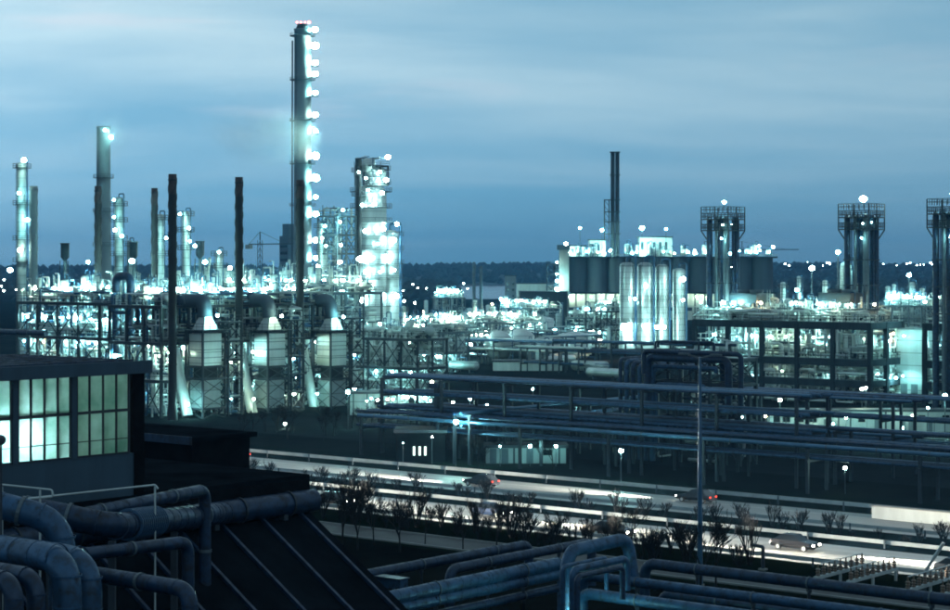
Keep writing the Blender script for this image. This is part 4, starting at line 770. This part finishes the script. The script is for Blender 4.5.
# ------------------------------------------------------------------ four silver vessels and the silo house
YS = 600.0
for k, px in enumerate((627, 645, 662, 679)):
    column(px, YS+k*2, (262, 262, 264, 268)[k], (15, 15.5, 13.5, 13)[k], ['left of four tall silver vessels', 'second from left of four tall silver vessels', 'third from left of four tall silver vessels', 'right of four tall silver vessels'][k]+' before the silo house', (266, 300, 322)[:(3 if k < 2 else 2)], 'clad', 'silver_vessel', 'vessel', gap=.7)
for k, (px, py) in enumerate(((625, 327), (644, 326), (657, 327), (646, 286), (683, 279), (683, 300), (664, 327), (635, 299))): lamp(P(px, py, YS-3.9), f'lamp {["low on the left silver vessel", "low on the second silver vessel", "low on the third silver vessel", "high between second and third silver vessel", "high right of the silver vessels", "right of the silver vessels at mid height", "low right of the third silver vessel", "between left and second silver vessel"][k]}', 1.25 if k < 5 else .8, 'lamp_mid', arm=(0, 1))
YH = 930.0
sh, th = st(566, YH+6)
def zY(py, Y): return zat(py, Y)
sil = thing('silo_house', 'long dark silo house with lit base and roof plant', 'silo house', G(664, YH), 0)
x0, x1 = (566-664)/F*YH, (774-664)/F*YH; zg, zm_, zt_ = zat(314, YH), zat(292, YH), zat(256, YH); dpt = 22
MB().mm(x0, x1, 1.5, dpt, 0, zm_).build('base_wall', 'white_paint', sil)
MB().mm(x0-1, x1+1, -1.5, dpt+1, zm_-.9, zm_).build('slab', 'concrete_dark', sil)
sm_ = MB().lathe([(5.6, 0), (5.6, zt_-zm_-1)], (0,0,0), 22).mesh('silo', 'silo'); n_ = 10
for k in range(n_): obj('silo', sm_, sil, (x0+5.4+(x1-x0-10.8)*k/(n_-1), 5, zm_))
MB().mm(x0, x1, 5.5, dpt, zm_, zt_-1).build('silo_wall', 'silo', sil)
MB().mm(x0-2, x1+1.5, -2, dpt+1, zt_-1, zt_-.2).build('top_slab', 'concrete_dark', sil)
pm_ = MB().mm(-.4, .4, -.4, .4, 0, zm_-.9).mesh('pier', 'concrete')
for k in range(22): obj('pier', pm_, sil, (x0+(x1-x0)*k/21, -.8, 0))
MB().mm(x0, x1, -1.2, -.2, zat(306, YH)-.5, zat(306, YH)).build('gallery', 'white_paint', sil)
for k in range(20): MB().mm(x0+1.2+(x1-x0)*k/21, x0+3.8+(x1-x0)*k/21, 1.42, 1.5, zat(311, YH), zat(307.5, YH)).build('louvre', 'steel_dark', sil)
q = MB(); rail_box(q, x0-1.8, x1+1.3, -1.8, dpt+.8, zt_-.2, .08, 4); q.build('handrail', 'steel_pale', sil)
def hutch(xa, xb, ya, yb, lab, m='white_paint'):
    X0, X1 = (xa-664)/F*YH, (xb-664)/F*YH; z0_, z1_ = zt_-.2, zat(ya, YH); o = thing('roof_hutch', lab, 'roof house', G(664, YH, 0)+Vector((0,0,z0_)), 0)
    MB().mm(X0, X1, 4, 14, 0, z1_-z0_).build('wall', m, o); MB().mm(X0-.5, X1+.5, 3.5, 14.5, z1_-z0_, z1_-z0_+.4).build('roof', 'steel_dark', o)
    for k in range(max(1, int((X1-X0)/3))): MB().mm(X0+.8+k*3, X0+2.2+k*3, 3.93, 4, (z1_-z0_)*.35, (z1_-z0_)*.75).build('window', 'steel_mid', o)
hutch(640, 673, 237, 0, 'large lit roof house on the silo house behind the vessels'); hutch(590, 606, 240, 0, 'lit roof house left of the dark chimney'); hutch(570, 586, 246, 0, 'low lit roof house near the left end of the silo house')
ct = thing('concrete_shaft', 'pale concrete lift shaft at the left end of the silos', 'shaft', G(564, YH-4), 0); MB().mm(-2.4, 2.4, -2, 2, 0, zat(250, YH)).build('shaft', 'concrete', ct); MB().mm(-3.4, 2.8, -2.4, 2.4, zat(250, YH), zat(245, YH)).build('head', 'tower_blue', ct)
sx, tx = st(547, YH-2); steel_frame('stair_tower', 'open stair frame at the left end of the silo house', sx, tx, 1, 1, 6, 6, [8, 13, 18, 23, 28], brace=.6, pipes=0, seed=110, pw=.6)
for k, py in enumerate((262, 274, 281, 289)): lamp(P(557, py, YH-9), f'{["top", "upper", "lower", "bottom"][k]} lamp on the open stair frame', .9, 'lamp_big', arm=(0, 1))
ck = thing('chimney', 'slender dark twin flue chimney rising from the silo house', 'chimney', G(615, YH+4), 0)
for x in (-1.15, 1.15): MB().lathe([(1.1, 0), (1.05, zat(151, YH)), (.85, zat(151, YH)), (.8, zat(156, YH))], (x, 0, 0), 14).build('flue', 'stack_dark', ck)
for py in (152, 175, 200, 212, 222, 234): MB().mm(-2.6 if py < 199 else -5.5, 2.6, -1.8, 1.8, zat(py, YH), zat(py, YH)+.4).build('platform', 'stack_dark', ck)
cg = MB()
for x in (-5.3, -3.0): cg.tube((x,-1.5,zat(240, YH)), (x,-1.5,zat(199, YH)), .25, 4).tube((x,1.5,zat(240, YH)), (x,1.5,zat(199, YH)), .25, 4)
for py in range(200, 240, 6): cg.tube((-5.3,-1.5,zat(py, YH)), (-3,-1.5,zat(py+6, YH)), .15, 4)
cg.build('stair_cage', 'stack_dark', ck)
rr = random.Random(5)
for k in range(30):
    x = rr.uniform(x0+1, x1-1); lamp(Vector(((664-CX)/F*YH+x, YH+rr.uniform(-1, 3), zt_+rr.uniform(1.2, 3.0))), 'lamp in the row along the roof of the silo house', rr.uniform(.28, .5), 'lamp_white', None, 1.3, host=sil)
for k in range(20): lamp(Vector(((664-CX)/F*YH+x0+2+(x1-x0-4)*k/19, YH-.6, zm_-2.4)), 'lamp in the arcade under the silos', .34, 'lamp_white_dim', None, arm=(0, 1), host=sil)
for k, (px, py, lb) in enumerate(((580, 228, 'bright lamp over the left roof plant of the silo house'), (642, 228, 'bright lamp over the large roof house'), (666, 229, 'smaller lamp over the large roof house'), (759, 246, 'left of two lamps on the right end of the silo house'), (773, 247, 'right of two lamps on the right end of the silo house'), (602, 230, 'lamp beside the dark chimney foot'), (566, 244, 'lamp on the pale lift shaft'))): lamp(P(px, py, YH-2), lb, .95, 'lamp_big', pole=zat(py, YH-2)-zt_ if zat(py, YH-2) > zt_ else 0)
rr = random.Random(9)
for k in range(26):
    x = rr.uniform(x0+1, x1-1); drum((664-CX)*0, 0, 0, .1, .1, 'x', n=4) if False else None
    o = drum(0, 0, zt_-.1, rr.uniform(.8, 1.6), rr.uniform(2.5, 6), 'pale filter drum among the roof plant of the silo house', rr.choice(('clad', 'white_paint', 'steel_pale')), 'filter drums on the silo house', n=10); o.location = Vector(((664-CX)/F*YH+x, YH+rr.uniform(1, 5), zt_-.2))
# ------------------------------------------------------------------ middle field and far plant
def block(name, label, pxa, pxb, ytop, Y, d, m='tower_blue', win=0, z0=0.0, roof='steel_dark', cat='building'):
    X0, X1 = (pxa-CX)/F*Y, (pxb-CX)/F*Y; c = (X0+X1)/2; w_ = (X1-X0)/2; zt_ = zat(ytop, Y); o = thing(name, label, cat, (c, Y, 0), 0)
    MB().mm(-w_, w_, 0, d, 0, zt_).build('wall', m, o); MB().mm(-w_-.3, w_+.3, -.3, d+.3, zt_, zt_+.4).build('roof', roof, o)
    n = int(2*w_/3.2)
    if win:
        z = 1.5
        while z < zt_-2.5:
            for k in range(n): MB().mm(-w_+.9+k*3.2, -w_+2.4+k*3.2, -.06, 0, z, z+1.5).build('window', 'car_glass' if R.random() > win-1 else 'lit_window', o)
            z += 3.6
    return o
block('concrete_tower', 'pale tall concrete block tower beyond the middle field', 505, 516, 276, 1100, 8, 'stack_grey', 1.0)
block('dark_hall', 'dark plain hall left of the silo house', 520, 567, 292, 905, 20, 'stack_dark', 0)
block('low_hall', 'low pale hall behind the dark hall', 517, 560, 284, 960, 14, 'white_paint', 1.2)
block('lit_shed', 'long low lit shed at the near edge of the middle field', 493, 562, 362, 470, 5, 'white_paint', 0)
block('pump_house', 'dark pump house with three lit slit windows by the verge', 396, 445, 433, 249, 6, 'brick_dark', 0)
ph = [o for o in bpy.data.objects if o.name.startswith('pump_house')][0]
for k in range(3): MB().mm(-1.0+k*.75, -.72+k*.75, -.07, 0, .9, 2.1).build('lit_slit', 'lit_window', ph)
def mini(name, label, px, Y, nu, nw, bu, levels, seed, cols, m='steel_mid', lam=13, r=.5, pipes=60, clutter=6):
    a_, b_ = st(px, Y); steel_frame(name, label, a_, b_, nu, nw, bu, bu, levels, m=m, brace=.4, pipes=pipes, seed=seed, pw=.35, pm='steel_pale')
    host = 'the '+label; risers(LASTF[0], nu*bu, nw*bu, levels[-1], 60, seed+5, 5); risers(LASTF[0], nu*bu, nw*bu, 0, 60, seed+6, levels[-1])
    host = ' '.join(host.split()[:9])
    deck_clutter(host, a_, b_, nu*bu, nw*bu, levels[-1], clutter, seed+1, 3.5); 
    if lam: deck_lamps(host, a_, b_, nu*bu, nw*bu, levels[-1], lam, seed+2, r); hang_lamps(host, a_, b_-.6, nu*bu, 2, levels[0], max(1, lam-2), seed+3, r*.85)
    for i, (dpx, yt, w_) in enumerate(cols): column(px+dpx, Y+2, yt, w_, f'{["first", "second", "third", "fourth"][i]} slim column from the left at {host}', (yt+6, yt+16), 'clad', gap=.7)
mini('process_frame', 'small lit tower frame in the middle field', 433, 720, 2, 2, 4.4, [9, 14.5], 201, ((3, 294, 5), (10, 298, 6), (18, 293, 5)), lam=10, r=.7)
mini('process_frame', 'low lit process frame beside the four vessels', 566, 640, 4, 2, 5.5, [5.5, 9], 205, (), 'steel_dark', 5, .55)
mini('process_frame', 'dark portal frame right of the furnace row', 352, 392, 4, 2, 4.6, [5.5, 11.4], 209, (), 'steel_dark', 6, .34, 110, 10)
mini('process_frame', 'low frame in the left of the middle field', 405, 560, 4, 2, 5, [4.5, 8.5], 213, ((24, 318, 4), (40, 322, 5)), lam=12, r=.5)
mini('process_frame', 'low frame at the centre of the middle field', 465, 640, 4, 3, 5.5, [4, 7.5], 217, ((10, 300, 4), (28, 306, 5), (36, 310, 4)), lam=13, r=.55)
mini('process_frame', 'dark portal frame before the silo house', 586, 610, 2, 2, 6, [6, 12], 221, (), 'stack_dark', 2, .5, 20, 3)
mini('process_frame', 'bright process frame beyond the lit shed at right', 882, 600, 4, 2, 4.6, [6, 10, 14], 225, ((6, 286, 5), (12, 284, 4), (30, 282, 6), (40, 288, 5)), lam=17, r=.6, pipes=120)
mini('process_frame', 'process frame behind the concrete frame centre', 775, 560, 5, 2, 4.6, [7, 13], 229, ((8, 282, 5), (24, 276, 4), (50, 280, 5)), lam=14, r=.5, pipes=120)
mini('process_frame', 'low frame right of the dark hall', 500, 800, 4, 2, 6, [5, 9], 233, ((6, 296, 4),), lam=11, r=.7)
mini('process_frame', 'frame just right of the wide column foot', 398, 470, 3, 2, 5, [5, 10], 237, ((6, 306, 4),), lam=10, r=.42)
column(846, 470, 262, 12, 'pale bulky vessel left of the middle caged tower', (290,), 'clad_dull')
column(474, 1000, 262, 3.2, 'left of two far thin masts over the water', (), 'steel_mid', 'far_mast', 'mast', pipe=False, ladder=False); column(481, 1000, 266, 3.2, 'right of two far thin masts over the water', (), 'steel_mid', 'far_mast', 'mast', pipe=False, ladder=False)
def ball(px, Y, r, label):
    o = thing('spherical_tank', label, 'tank', G(px, Y)); MB().sphere((0,0,r+1.2), r, 22, 14).build('shell', 'clad', o)
    for k in range(7): a = 2*PI*k/7; MB().tube((r*.95*math.cos(a), r*.95*math.sin(a), 0), (r*.95*math.cos(a), r*.95*math.sin(a), r+1.2), .16, 6).build('leg', 'steel_mid', o)
    MB().ring(r*1.03, r+1.2, .1, 22).build('walkway', 'steel_dark', o); MB().path([(0,0,2*r+1.1), (0,0,2*r+2.2), (r+.6,0,2*r+2.2), (r+.6,0,0)], .14, 6).build('relief_pipe', 'pipe_pale', o)
ball(499, 500, 4.0, 'left spherical tank in the middle field'); ball(521, 506, 4.2, 'right spherical tank in the middle field')
for k, (px, Y, r, h_) in enumerate(((545, 520, 4.5, 6), (575, 560, 5, 6), (452, 500, 3.5, 7), (538, 700, 6, 7), (470, 780, 6, 8), (425, 600, 4, 7))):
    o = thing('storage_tank', ['squat storage tank right of the spherical tanks', 'squat storage tank before the portal frame', 'tank left of the spherical tanks', 'far squat tank before the dark hall', 'far tank below the thin masts', 'tank behind the low left frame'][k], 'tank', G(px, Y)); MB().lathe([(r, 0), (r, h_), (r*.96, h_+.05), (.01, h_+r*.22)], (0,0,0), 24).build('shell', ('clad_dull', 'clad')[k % 2], o)
    q = MB(); q.ring(r-.1, h_+1.0, .05, 24); q.ring(r-.1, h_+.55, .05, 24); q.build('handrail', 'steel_mid', o)
rr = random.Random(77)
LP = [(492, 304), (501, 299), (508, 306), (530, 325), (512, 328), (480, 318), (490, 318), (577, 327), (440, 303), (450, 320), (600, 341), (424, 312), (404, 301), (415, 303), (545, 318), (540, 323), (462, 332), (519, 340), (486, 332), (555, 330), (470, 345), (445, 340), (418, 340), (431, 324), (525, 312), (590, 330), (612, 330), (505, 320), (497, 312)]
LD = ['beside a short pole', 'over a dark roof', 'among low pipes', 'by a yard track']
for k, (px, py) in enumerate(LP):
    Y = 520 if py > 335 else 640 if py > 322 else 760 if py > 312 else 1000
    zz = max(1.5, zat(py, Y)); lamp(Vector(((px-CX)/F*Y, Y, zz)), f'mast lamp in the middle field at {["left", "right"][px > 490]} {["far", "middle", "near"][(Y < 800)+(Y < 600)]} part', .55 if Y < 700 else .8, 'lamp_big', 'mast lamps of the middle field', zz)
for k, (px, py, lb) in enumerate(((812, 268, 'lamp on a mast behind the concrete frame'), (797, 290, 'bright lamp above the concrete frame centre'), (909, 275, 'lamp on top of the bright right process frame'), (838, 252, 'high lamp left of the middle caged tower'), (855, 265, 'lamp beside the legs of the middle caged tower'), (846, 303, 'lamp above the right bay of the concrete frame'), (733, 267, 'lamp on the legs of the tower cluster before the silos'), (925, 302, 'lamp at the right end of the bright right process frame'), (820, 309, 'lamp in the bay under the middle air cooler'))): lamp(P(px, py, 470 if k not in (5, 8) else 380), lb, .6, 'lamp_big', pole=zat(py, 470 if k not in (5, 8) else 380) if k in (0, 1, 2, 3, 7) else 0)
rq = random.Random(404)
for k in range(16):
    px = rq.uniform(400, 600); Y = rq.uniform(440, 760); a_, b_ = st(px, Y)
    rack('low pipe run crossing the yard of the middle field', a_, b_, rq.uniform(14, 34), rq.choice('uw'), rq.uniform(2.2, 4), [rq.uniform(1.5, 3), rq.uniform(3.6, 6)], seed=500+k, rmax=.32, bay=6, m=rq.choice(('steel_dark', 'steel_mid')), mats=('pipe_pale', 'clad', 'steel_pale'))['group'] = 'low pipe runs of the middle field'
for k in range(22):
    px = rq.uniform(395, 615); Y = rq.uniform(430, 900); rr_ = rq.uniform(.5, 1.6); a_, b_ = st(px, Y)
    drum(a_, b_, 0, rr_, rq.uniform(4, 11), 'upright silver drum in the yard of the middle field', rq.choice(('clad', 'steel_pale', 'clad_dull')), 'upright drums in the middle field', n=12)
for k in range(12):
    px = rq.uniform(400, 610); Y = rq.uniform(430, 700); a_, b_ = st(px, Y); drum(a_, b_, 0, rq.uniform(.9, 1.7), rq.uniform(6, 12), 'lying silver drum in the yard of the middle field', rq.choice(('clad', 'clad_dull')), 'lying drums in the middle field', True, rq.choice('uw'), n=14)
# lamps on the verge and racks
for k, (px, py, Y, lb) in enumerate(((403, 443, 247, 'left floodlight on the pump house'), (432, 437, 247, 'right floodlight on the pump house'), (621, 451, 222, 'single yard lamp on a pole below the verge rack'), (845, 468, 214, 'single yard lamp on a pole at right below the racks'), (613, 404, 262, 'lamp on the long pipe rack near the pipe bank'), (470, 399, 285, 'left lamp under the broad dark rack'), (484, 406, 280, 'right lamp under the broad dark rack'), (487, 405, 279, 'twin lamp under the broad dark rack'), (533, 389, 292, 'lamp on the edge of the broad dark rack'), (432, 382, 300, 'lamp on the rack above the square post'), (348, 392, 300, 'lamp at the foot of the right furnace corner'), (285, 424, 300, 'lamp in the trees before the furnaces'), (780, 400, 282, 'yard lamp under the multi tier rack'), (786, 413, 278, 'second yard lamp under the multi tier rack'), (833, 424, 270, 'left lamp beneath the front racks at right'), (902, 428, 262, 'middle lamp beneath the front racks at right'), (928, 408, 262, 'lamp on the rack near the right frame edge'), (862, 389, 300, 'left of two lamps above the front racks'), (866, 388, 300, 'right of two lamps above the front racks'), (945, 396, 262, 'lamp above the racks at the right frame edge'), (590, 407, 268, 'small lamp beneath the long pipe rack'), (456, 422, 244, 'small lamp beside the square post'))):
    z = zat(py, Y); lamp(P(px, py, Y), lb, (.3 if k > 1 else .12), 'lamp_big' if k in (0, 1, 2, 3, 4) else 'lamp_white', pole=max(.3, z) if z > 0.4 else .3)
for k in range(13): px = 365+k*7.5+rr.uniform(-3, 3); lamp(G(px, 316+rr.uniform(-4, 9), 3.4), 'lamp in the bright yard under the broad dark rack', .24, 'lamp_white', 'yard lamps under the broad rack', 3.4)
for k in range(10): px = 745+k*21+rr.uniform(-5, 5); lamp(G(px, 287+rr.uniform(-4, 4), 3.0), 'lamp in the yard below the concrete frame', .24, 'lamp_white', 'yard lamps below the concrete frame', 3.0)
o = block('lit_wall_shed', 'long pale lit shed seen under the multi tier rack', 770, 960, 412, 294, 3, 'clad_dull', 0)
block('lit_wall_shed', 'long pale lit shed seen under the broad dark rack', 350, 440, 394, 328, 4, 'clad_dull', 0); block('lit_wall_shed', 'low pale shed glowing behind the verge trees', 486, 566, 448, 247, 4, 'clad_dull', 0)
for o in [x for x in bpy.data.objects if x.name.startswith('lit_wall_shed')]:
    w_ = max(v.co.x for v in o.children[0].data.vertices); hgt = max(v.co.z for v in o.children[0].data.vertices); x = -w_+.8; rs = random.Random(int(w_*100))
    while x < w_-1.2:
        k = rs.random()
        if k < .45: MB().mm(x, x+.22, -.14, -.02, 0, hgt).build('pilaster', 'steel_dark', o)
        elif k < .7: MB().mm(x, x+.9, -.06, 0, 0, min(2.1, hgt*.8)).build('door', 'steel_mid', o)
        else: MB().mm(x, x+1.1, -.05, 0, hgt*.45, hgt*.75).build('window', 'car_glass', o)
        x += rs.uniform(1.3, 2.6)
for px in (500, 530, 556): lamp(G(px, 244, 2.6), 'dim lamp on the low shed behind the verge trees', .2, 'lamp_soft', 'dim lamps on the low verge shed', 2.8)
tl = MB(); tp = MB()
for k in range(46):
    px = rr.choice((rr.uniform(775, 955), rr.uniform(775, 955), rr.uniform(402, 470), rr.uniform(0, 40))); Y = rr.uniform(2100, 4200) if px > 700 else 1480
    p = P(px, rr.uniform(262, 266) if px > 700 else rr.uniform(276, 292), Y); tl.sphere(p, rr.uniform(.5, 1.1) if px > 700 else rr.uniform(.4, .7), 6, 4)
o = tl.build('town_lights', 'lamp_far'); o['kind'] = 'stuff'; o['label'] = 'tiny distant town lights along the horizon'; o['category'] = 'lights'
# ------------------------------------------------------------------ bare trees and shrubs
def bare(seed, h, spread, lv=5, trunks=1, kids=(2, 3, 3)):
    rr = random.Random(seed); tr, cr = MB(), MB()
    def grow(p, d, ln, r, k):
        q = p+d*ln; (tr if k < 2 else cr).tube(p, q, r, 5 if k < 2 else 3, r*.68, cap=False)
        if k >= lv: return
        for i in range(rr.choice(kids) if k else (4 if trunks == 1 else 3)):
            e = (d+Vector((rr.uniform(-1, 1), rr.uniform(-1, 1), rr.uniform(-.25, .7)))*spread).normalized(); grow(p+d*ln*rr.uniform(.55, 1), e, ln*rr.uniform(.62, .85), max(.02, r*.58), k+1)
    for i in range(trunks):
        a = rr.uniform(0, 6.28); grow(Vector((.02*i*math.cos(a), .02*i*math.sin(a), -.1)), Vector((.25*math.cos(a) if trunks > 1 else .05, .25*math.sin(a) if trunks > 1 else 0, 1)).normalized(), h*.27, h*.013, 0)
    return tr.mesh('trunk', 'bark'), cr.mesh('crown', 'bark')
TREES = [bare(i, 8, .5, 6, 1, (2, 2, 3)) for i in range(5)]; BUSH = [bare(50+i, 4.2, .30+.05*(i % 4), 3, 6+i % 4, (2, 3)) for i in range(9)]
def plant(pos, v, sc_, label, name='bare_tree', cat='tree', group='bare trees'):
    o = thing(name, label, cat, pos, R.uniform(0, 6.28), group); o.scale = (sc_*R.uniform(.85, 1.2), sc_*R.uniform(.85, 1.2), sc_)
    obj('trunk', v[0], o); obj('crown', v[1], o)
for k, (px, py, hh, lb) in enumerate(((342, 545, 8.2, 'tallest bare tree before the road at left'), (700, 592, 8.4, 'bare tree standing right against the lighting mast'), (716, 588, 7.6, 'bare tree just right of the lighting mast'), (632, 556, 6.6, 'bare tree left of the mast, above the pipe loop'), (525, 556, 6.4, 'bare tree over the road at centre'), (463, 550, 5.8, 'slim bare tree at centre left of the road'), (282, 520, 6.5, 'bare tree beside the ridge duct end'), (374, 545, 6.0, 'bare tree right of the tallest one'), (425, 545, 5.5, 'bare tree between two shrubs by the road'), (312, 532, 7.2, 'bare tree left of the tallest one by the road'), (358, 550, 7.6, 'bare tree touching the tallest one on its right'), (400, 552, 7.0, 'bare tree over the near carriageway left of centre'), (497, 553, 6.2, 'bare tree left of the centre one over the road'), (560, 556, 6.0, 'bare tree right of the centre one over the road'), (590, 560, 5.4, 'small bare tree above the nested pipe loops'))):
    plant(G(px, F*H/(py-HY)), TREES[k % 5], hh/8, lb)
for k in range(150): s_ = -212+k*.85+R.uniform(-2.5, 2.5)+3*math.sin(k*.7); plant(ST(s_, 140.0+R.uniform(-3.2, 3.2)), BUSH[k % 9], R.choice((.45, .6, .8, .9, 1.0, 1.15, 1.5)), 'bare shrub in the strip along the near road edge', 'bare_shrub', 'shrub', 'bare shrubs along the near road edge')
for k in range(90): s_ = -225+k*1.75+R.uniform(-2.5, 2.5); plant(ST(s_, 161+R.uniform(-2.8, 2.8)), BUSH[(k*4) % 9], R.choice((.35, .45, .6, .75, .9)), 'bare shrub on the road median', 'bare_shrub', 'shrub', 'bare shrubs on the median')
for k in range(30): px = R.uniform(238, 350) if k < 12 else R.uniform(445, 760); plant(G(px, R.uniform(278, 300) if k < 12 else R.uniform(240, 258)), TREES[k % 5], R.uniform(.5, .85), 'bare tree before the furnaces beyond the road' if k < 12 else 'bare tree on the verge before the low rack', group='bare trees before the furnaces' if k < 12 else 'bare trees on the far verge')
for k in range(14): plant(G(352+k*6.5, 306+R.uniform(-5, 5)), TREES[k % 5], R.uniform(.4, .65), 'bare tree silhouetted in the bright yard under the broad rack', group='bare trees under the broad rack')
# ------------------------------------------------------------------ traffic on the road
def car(paint):
    o = thing('car', 'car', 'car'); L2, B = 2.2, .88
    q = MB(); st_ = [(-2.2, .35, .75), (-2.1, .3, .92), (-1.2, .28, .95), (.9, .28, .93), (1.9, .3, .80), (2.2, .36, .62)]
    vs = [];
    for x, za, zb in st_:
        for y, z in ((-B*.9, za), (-B, (za+zb)/2), (-B*.93, zb), (B*.93, zb), (B, (za+zb)/2), (B*.9, za)): vs.append((x, y*(1 if abs(x) < 2.1 else .93), z))
    fs = [(i*6+k, (i+1)*6+k, (i+1)*6+(k+1) % 6, i*6+(k+1) % 6) for i in range(5) for k in range(6)]+[tuple(range(5, -1, -1)), tuple(range(30, 36))]
    q._add(vs, fs).build('body', paint, o)
    MB().hull8([(-1.85,-.8,.93),(.95,-.8,.92),(.95,.8,.92),(-1.85,.8,.93),(-1.2,-.62,1.40),(.25,-.62,1.40),(.25,.62,1.40),(-1.2,.62,1.40)]).build('cabin', 'car_glass', o)
    MB().hull8([(-1.25,-.64,1.395),(.3,-.64,1.395),(.3,.64,1.395),(-1.25,.64,1.395),(-1.1,-.56,1.45),(.15,-.56,1.45),(.15,.56,1.45),(-1.1,.56,1.45)]).build('roof', paint, o)
    wm = MB().tube((0,-.1,0), (0,.1,0), .31, 14).mesh('tyre', 'rubber'); rm_ = MB().tube((0,-.11,0), (0,.11,0), .19, 10).mesh('rim', 'galv')
    for x in (-1.35, 1.35):
        for y in (-.79, .79): w = obj('tyre', wm, o, (x, y, .31)); obj('rim', rm_, w)
    for y in (-.6, .6):
        MB().box((2.19, y, .62), (.06, .3, .14)).build('headlight', 'head_light', o); MB().box((-2.19, y, .72), (.06, .28, .14)).build('tail_light', 'tail_light', o)
    return o
def beam(o):
    l = bpy.data.lights.new('headlight_beam', 'SPOT'); l.energy = 620000 if o.rotation_euler.z > ANG+1 else 780000; l.color = (1, .93, .78); l.spot_size = math.radians(25); l.spot_blend = 1; l.shadow_soft_size = .15
    b = bpy.data.objects.new('headlight_beam', l); col.objects.link(b); b.parent = o; b.location = (2.3, 0, .68); b.rotation_euler = (PI/2+math.radians(2.2), 0, -PI/2)
CN = ['black', 'dark blue', 'grey', 'white', 'dark red']; CARS = []
for k, (near, s_, lane, c) in enumerate(((1, -212, 0, 2), (1, -196, 1, 0), (1, -178, 0, 1), (1, -160, 1, 0), (1, -141, 0, 0), (1, -122, 1, 1), (1, -104, 0, 0), (1, -86, 1, 0), (1, -68, 0, 2), (0, -186, 1, 0), (0, -140, 0, 0), (0, -112, 1, 0), (0, -52, 0, 0))):
    o = car(['paint_black', 'paint_blue', 'paint_grey', 'paint_white', 'paint_red'][c]); t_ = (RN0+2.6+lane*3.6) if near else (RF0+5.0+lane*3.4)
    o.location = ST(s_, t_, .017); o.rotation_euler = (0, 0, ANG if near else ANG+PI); CARS.append(o); beam(o)
    ln_ = ('near' if near else 'far'); idx = k if near else k-9
    o['label'] = f'{CN[c]} car with lights on, {["first", "second", "third", "fourth", "fifth", "sixth", "seventh", "eighth", "ninth"][idx]} from the left on the {ln_} carriageway'; o['group'] = 'cars on the road'
# ------------------------------------------------------------------ steam and haze
def volume(name, dens, colr, aniso, noise=None):
    m = bpy.data.materials.new(name); m.use_nodes = True; t = m.node_tree; t.nodes.clear()
    o = t.nodes.new('ShaderNodeOutputMaterial'); v = t.nodes.new('ShaderNodeVolumePrincipled'); v.inputs['Color'].default_value = (*colr, 1); v.inputs['Density'].default_value = dens; v.inputs['Anisotropy'].default_value = aniso
    t.links.new(v.outputs[0], o.inputs['Volume']); M[name] = m; return m, t, v
volume('haze_air', HAZE, (0.22, 0.58, 1.0), 0.3)
hzb = MB().mm(-8100, 8100, -600, 8100, -1.2, 175).build('haze', 'haze_air'); hzb['kind'] = 'stuff'; hzb['label'] = 'pale blue evening haze over the whole plant'; hzb['category'] = 'haze'

sm, t, v = volume('steam_air', 0.0, (1.0, 1.0, 1.0), 0.8)
c = t.nodes.new('ShaderNodeTexCoord'); gsp = t.nodes.new('ShaderNodeTexGradient'); gsp.gradient_type = 'SPHERICAL'; t.links.new(c.outputs['Object'], gsp.inputs[0])
nz = t.nodes.new('ShaderNodeTexNoise'); nz.inputs['Scale'].default_value = 2.2; nz.inputs['Detail'].default_value = 4; t.links.new(c.outputs['Object'], nz.inputs['Vector'])
r1 = t.nodes.new('ShaderNodeMapRange'); r1.interpolation_type = 'SMOOTHSTEP'; t.links.new(gsp.outputs['Fac'], r1.inputs[0]); r1.inputs[1].default_value = 0.02; r1.inputs[2].default_value = 0.75
r2 = t.nodes.new('ShaderNodeMapRange'); t.links.new(nz.outputs[0], r2.inputs[0]); r2.inputs[1].default_value = 0.32; r2.inputs[2].default_value = 0.72
m1 = t.nodes.new('ShaderNodeMath'); m1.operation = 'MULTIPLY'; t.links.new(r1.outputs[0], m1.inputs[0]); t.links.new(r2.outputs[0], m1.inputs[1])
m2 = t.nodes.new('ShaderNodeMath'); m2.operation = 'MULTIPLY'; t.links.new(m1.outputs[0], m2.inputs[0]); m2.inputs[1].default_value = 0.04; t.links.new(m2.outputs[0], v.inputs['Density'])
def steam(label, px, py, Y, rx, ry, rz, tilt):
    o = MB().sphere((0,0,0), 1.0, 20, 12).build('steam_plume', 'steam_air'); o.location = P(px, py, Y); o.scale = (rx, ry, rz); o.rotation_euler = (0, tilt, 0); o['kind'] = 'stuff'; o['label'] = label; o['category'] = 'steam'
steam('pale steam plume drifting left of the tallest chimney', 262, 134, 785, 30, 22, 17, .10)
steam('small steam cloud at the lip of the pale chimney', 106, 136, 612, 10, 9, 13, .2)
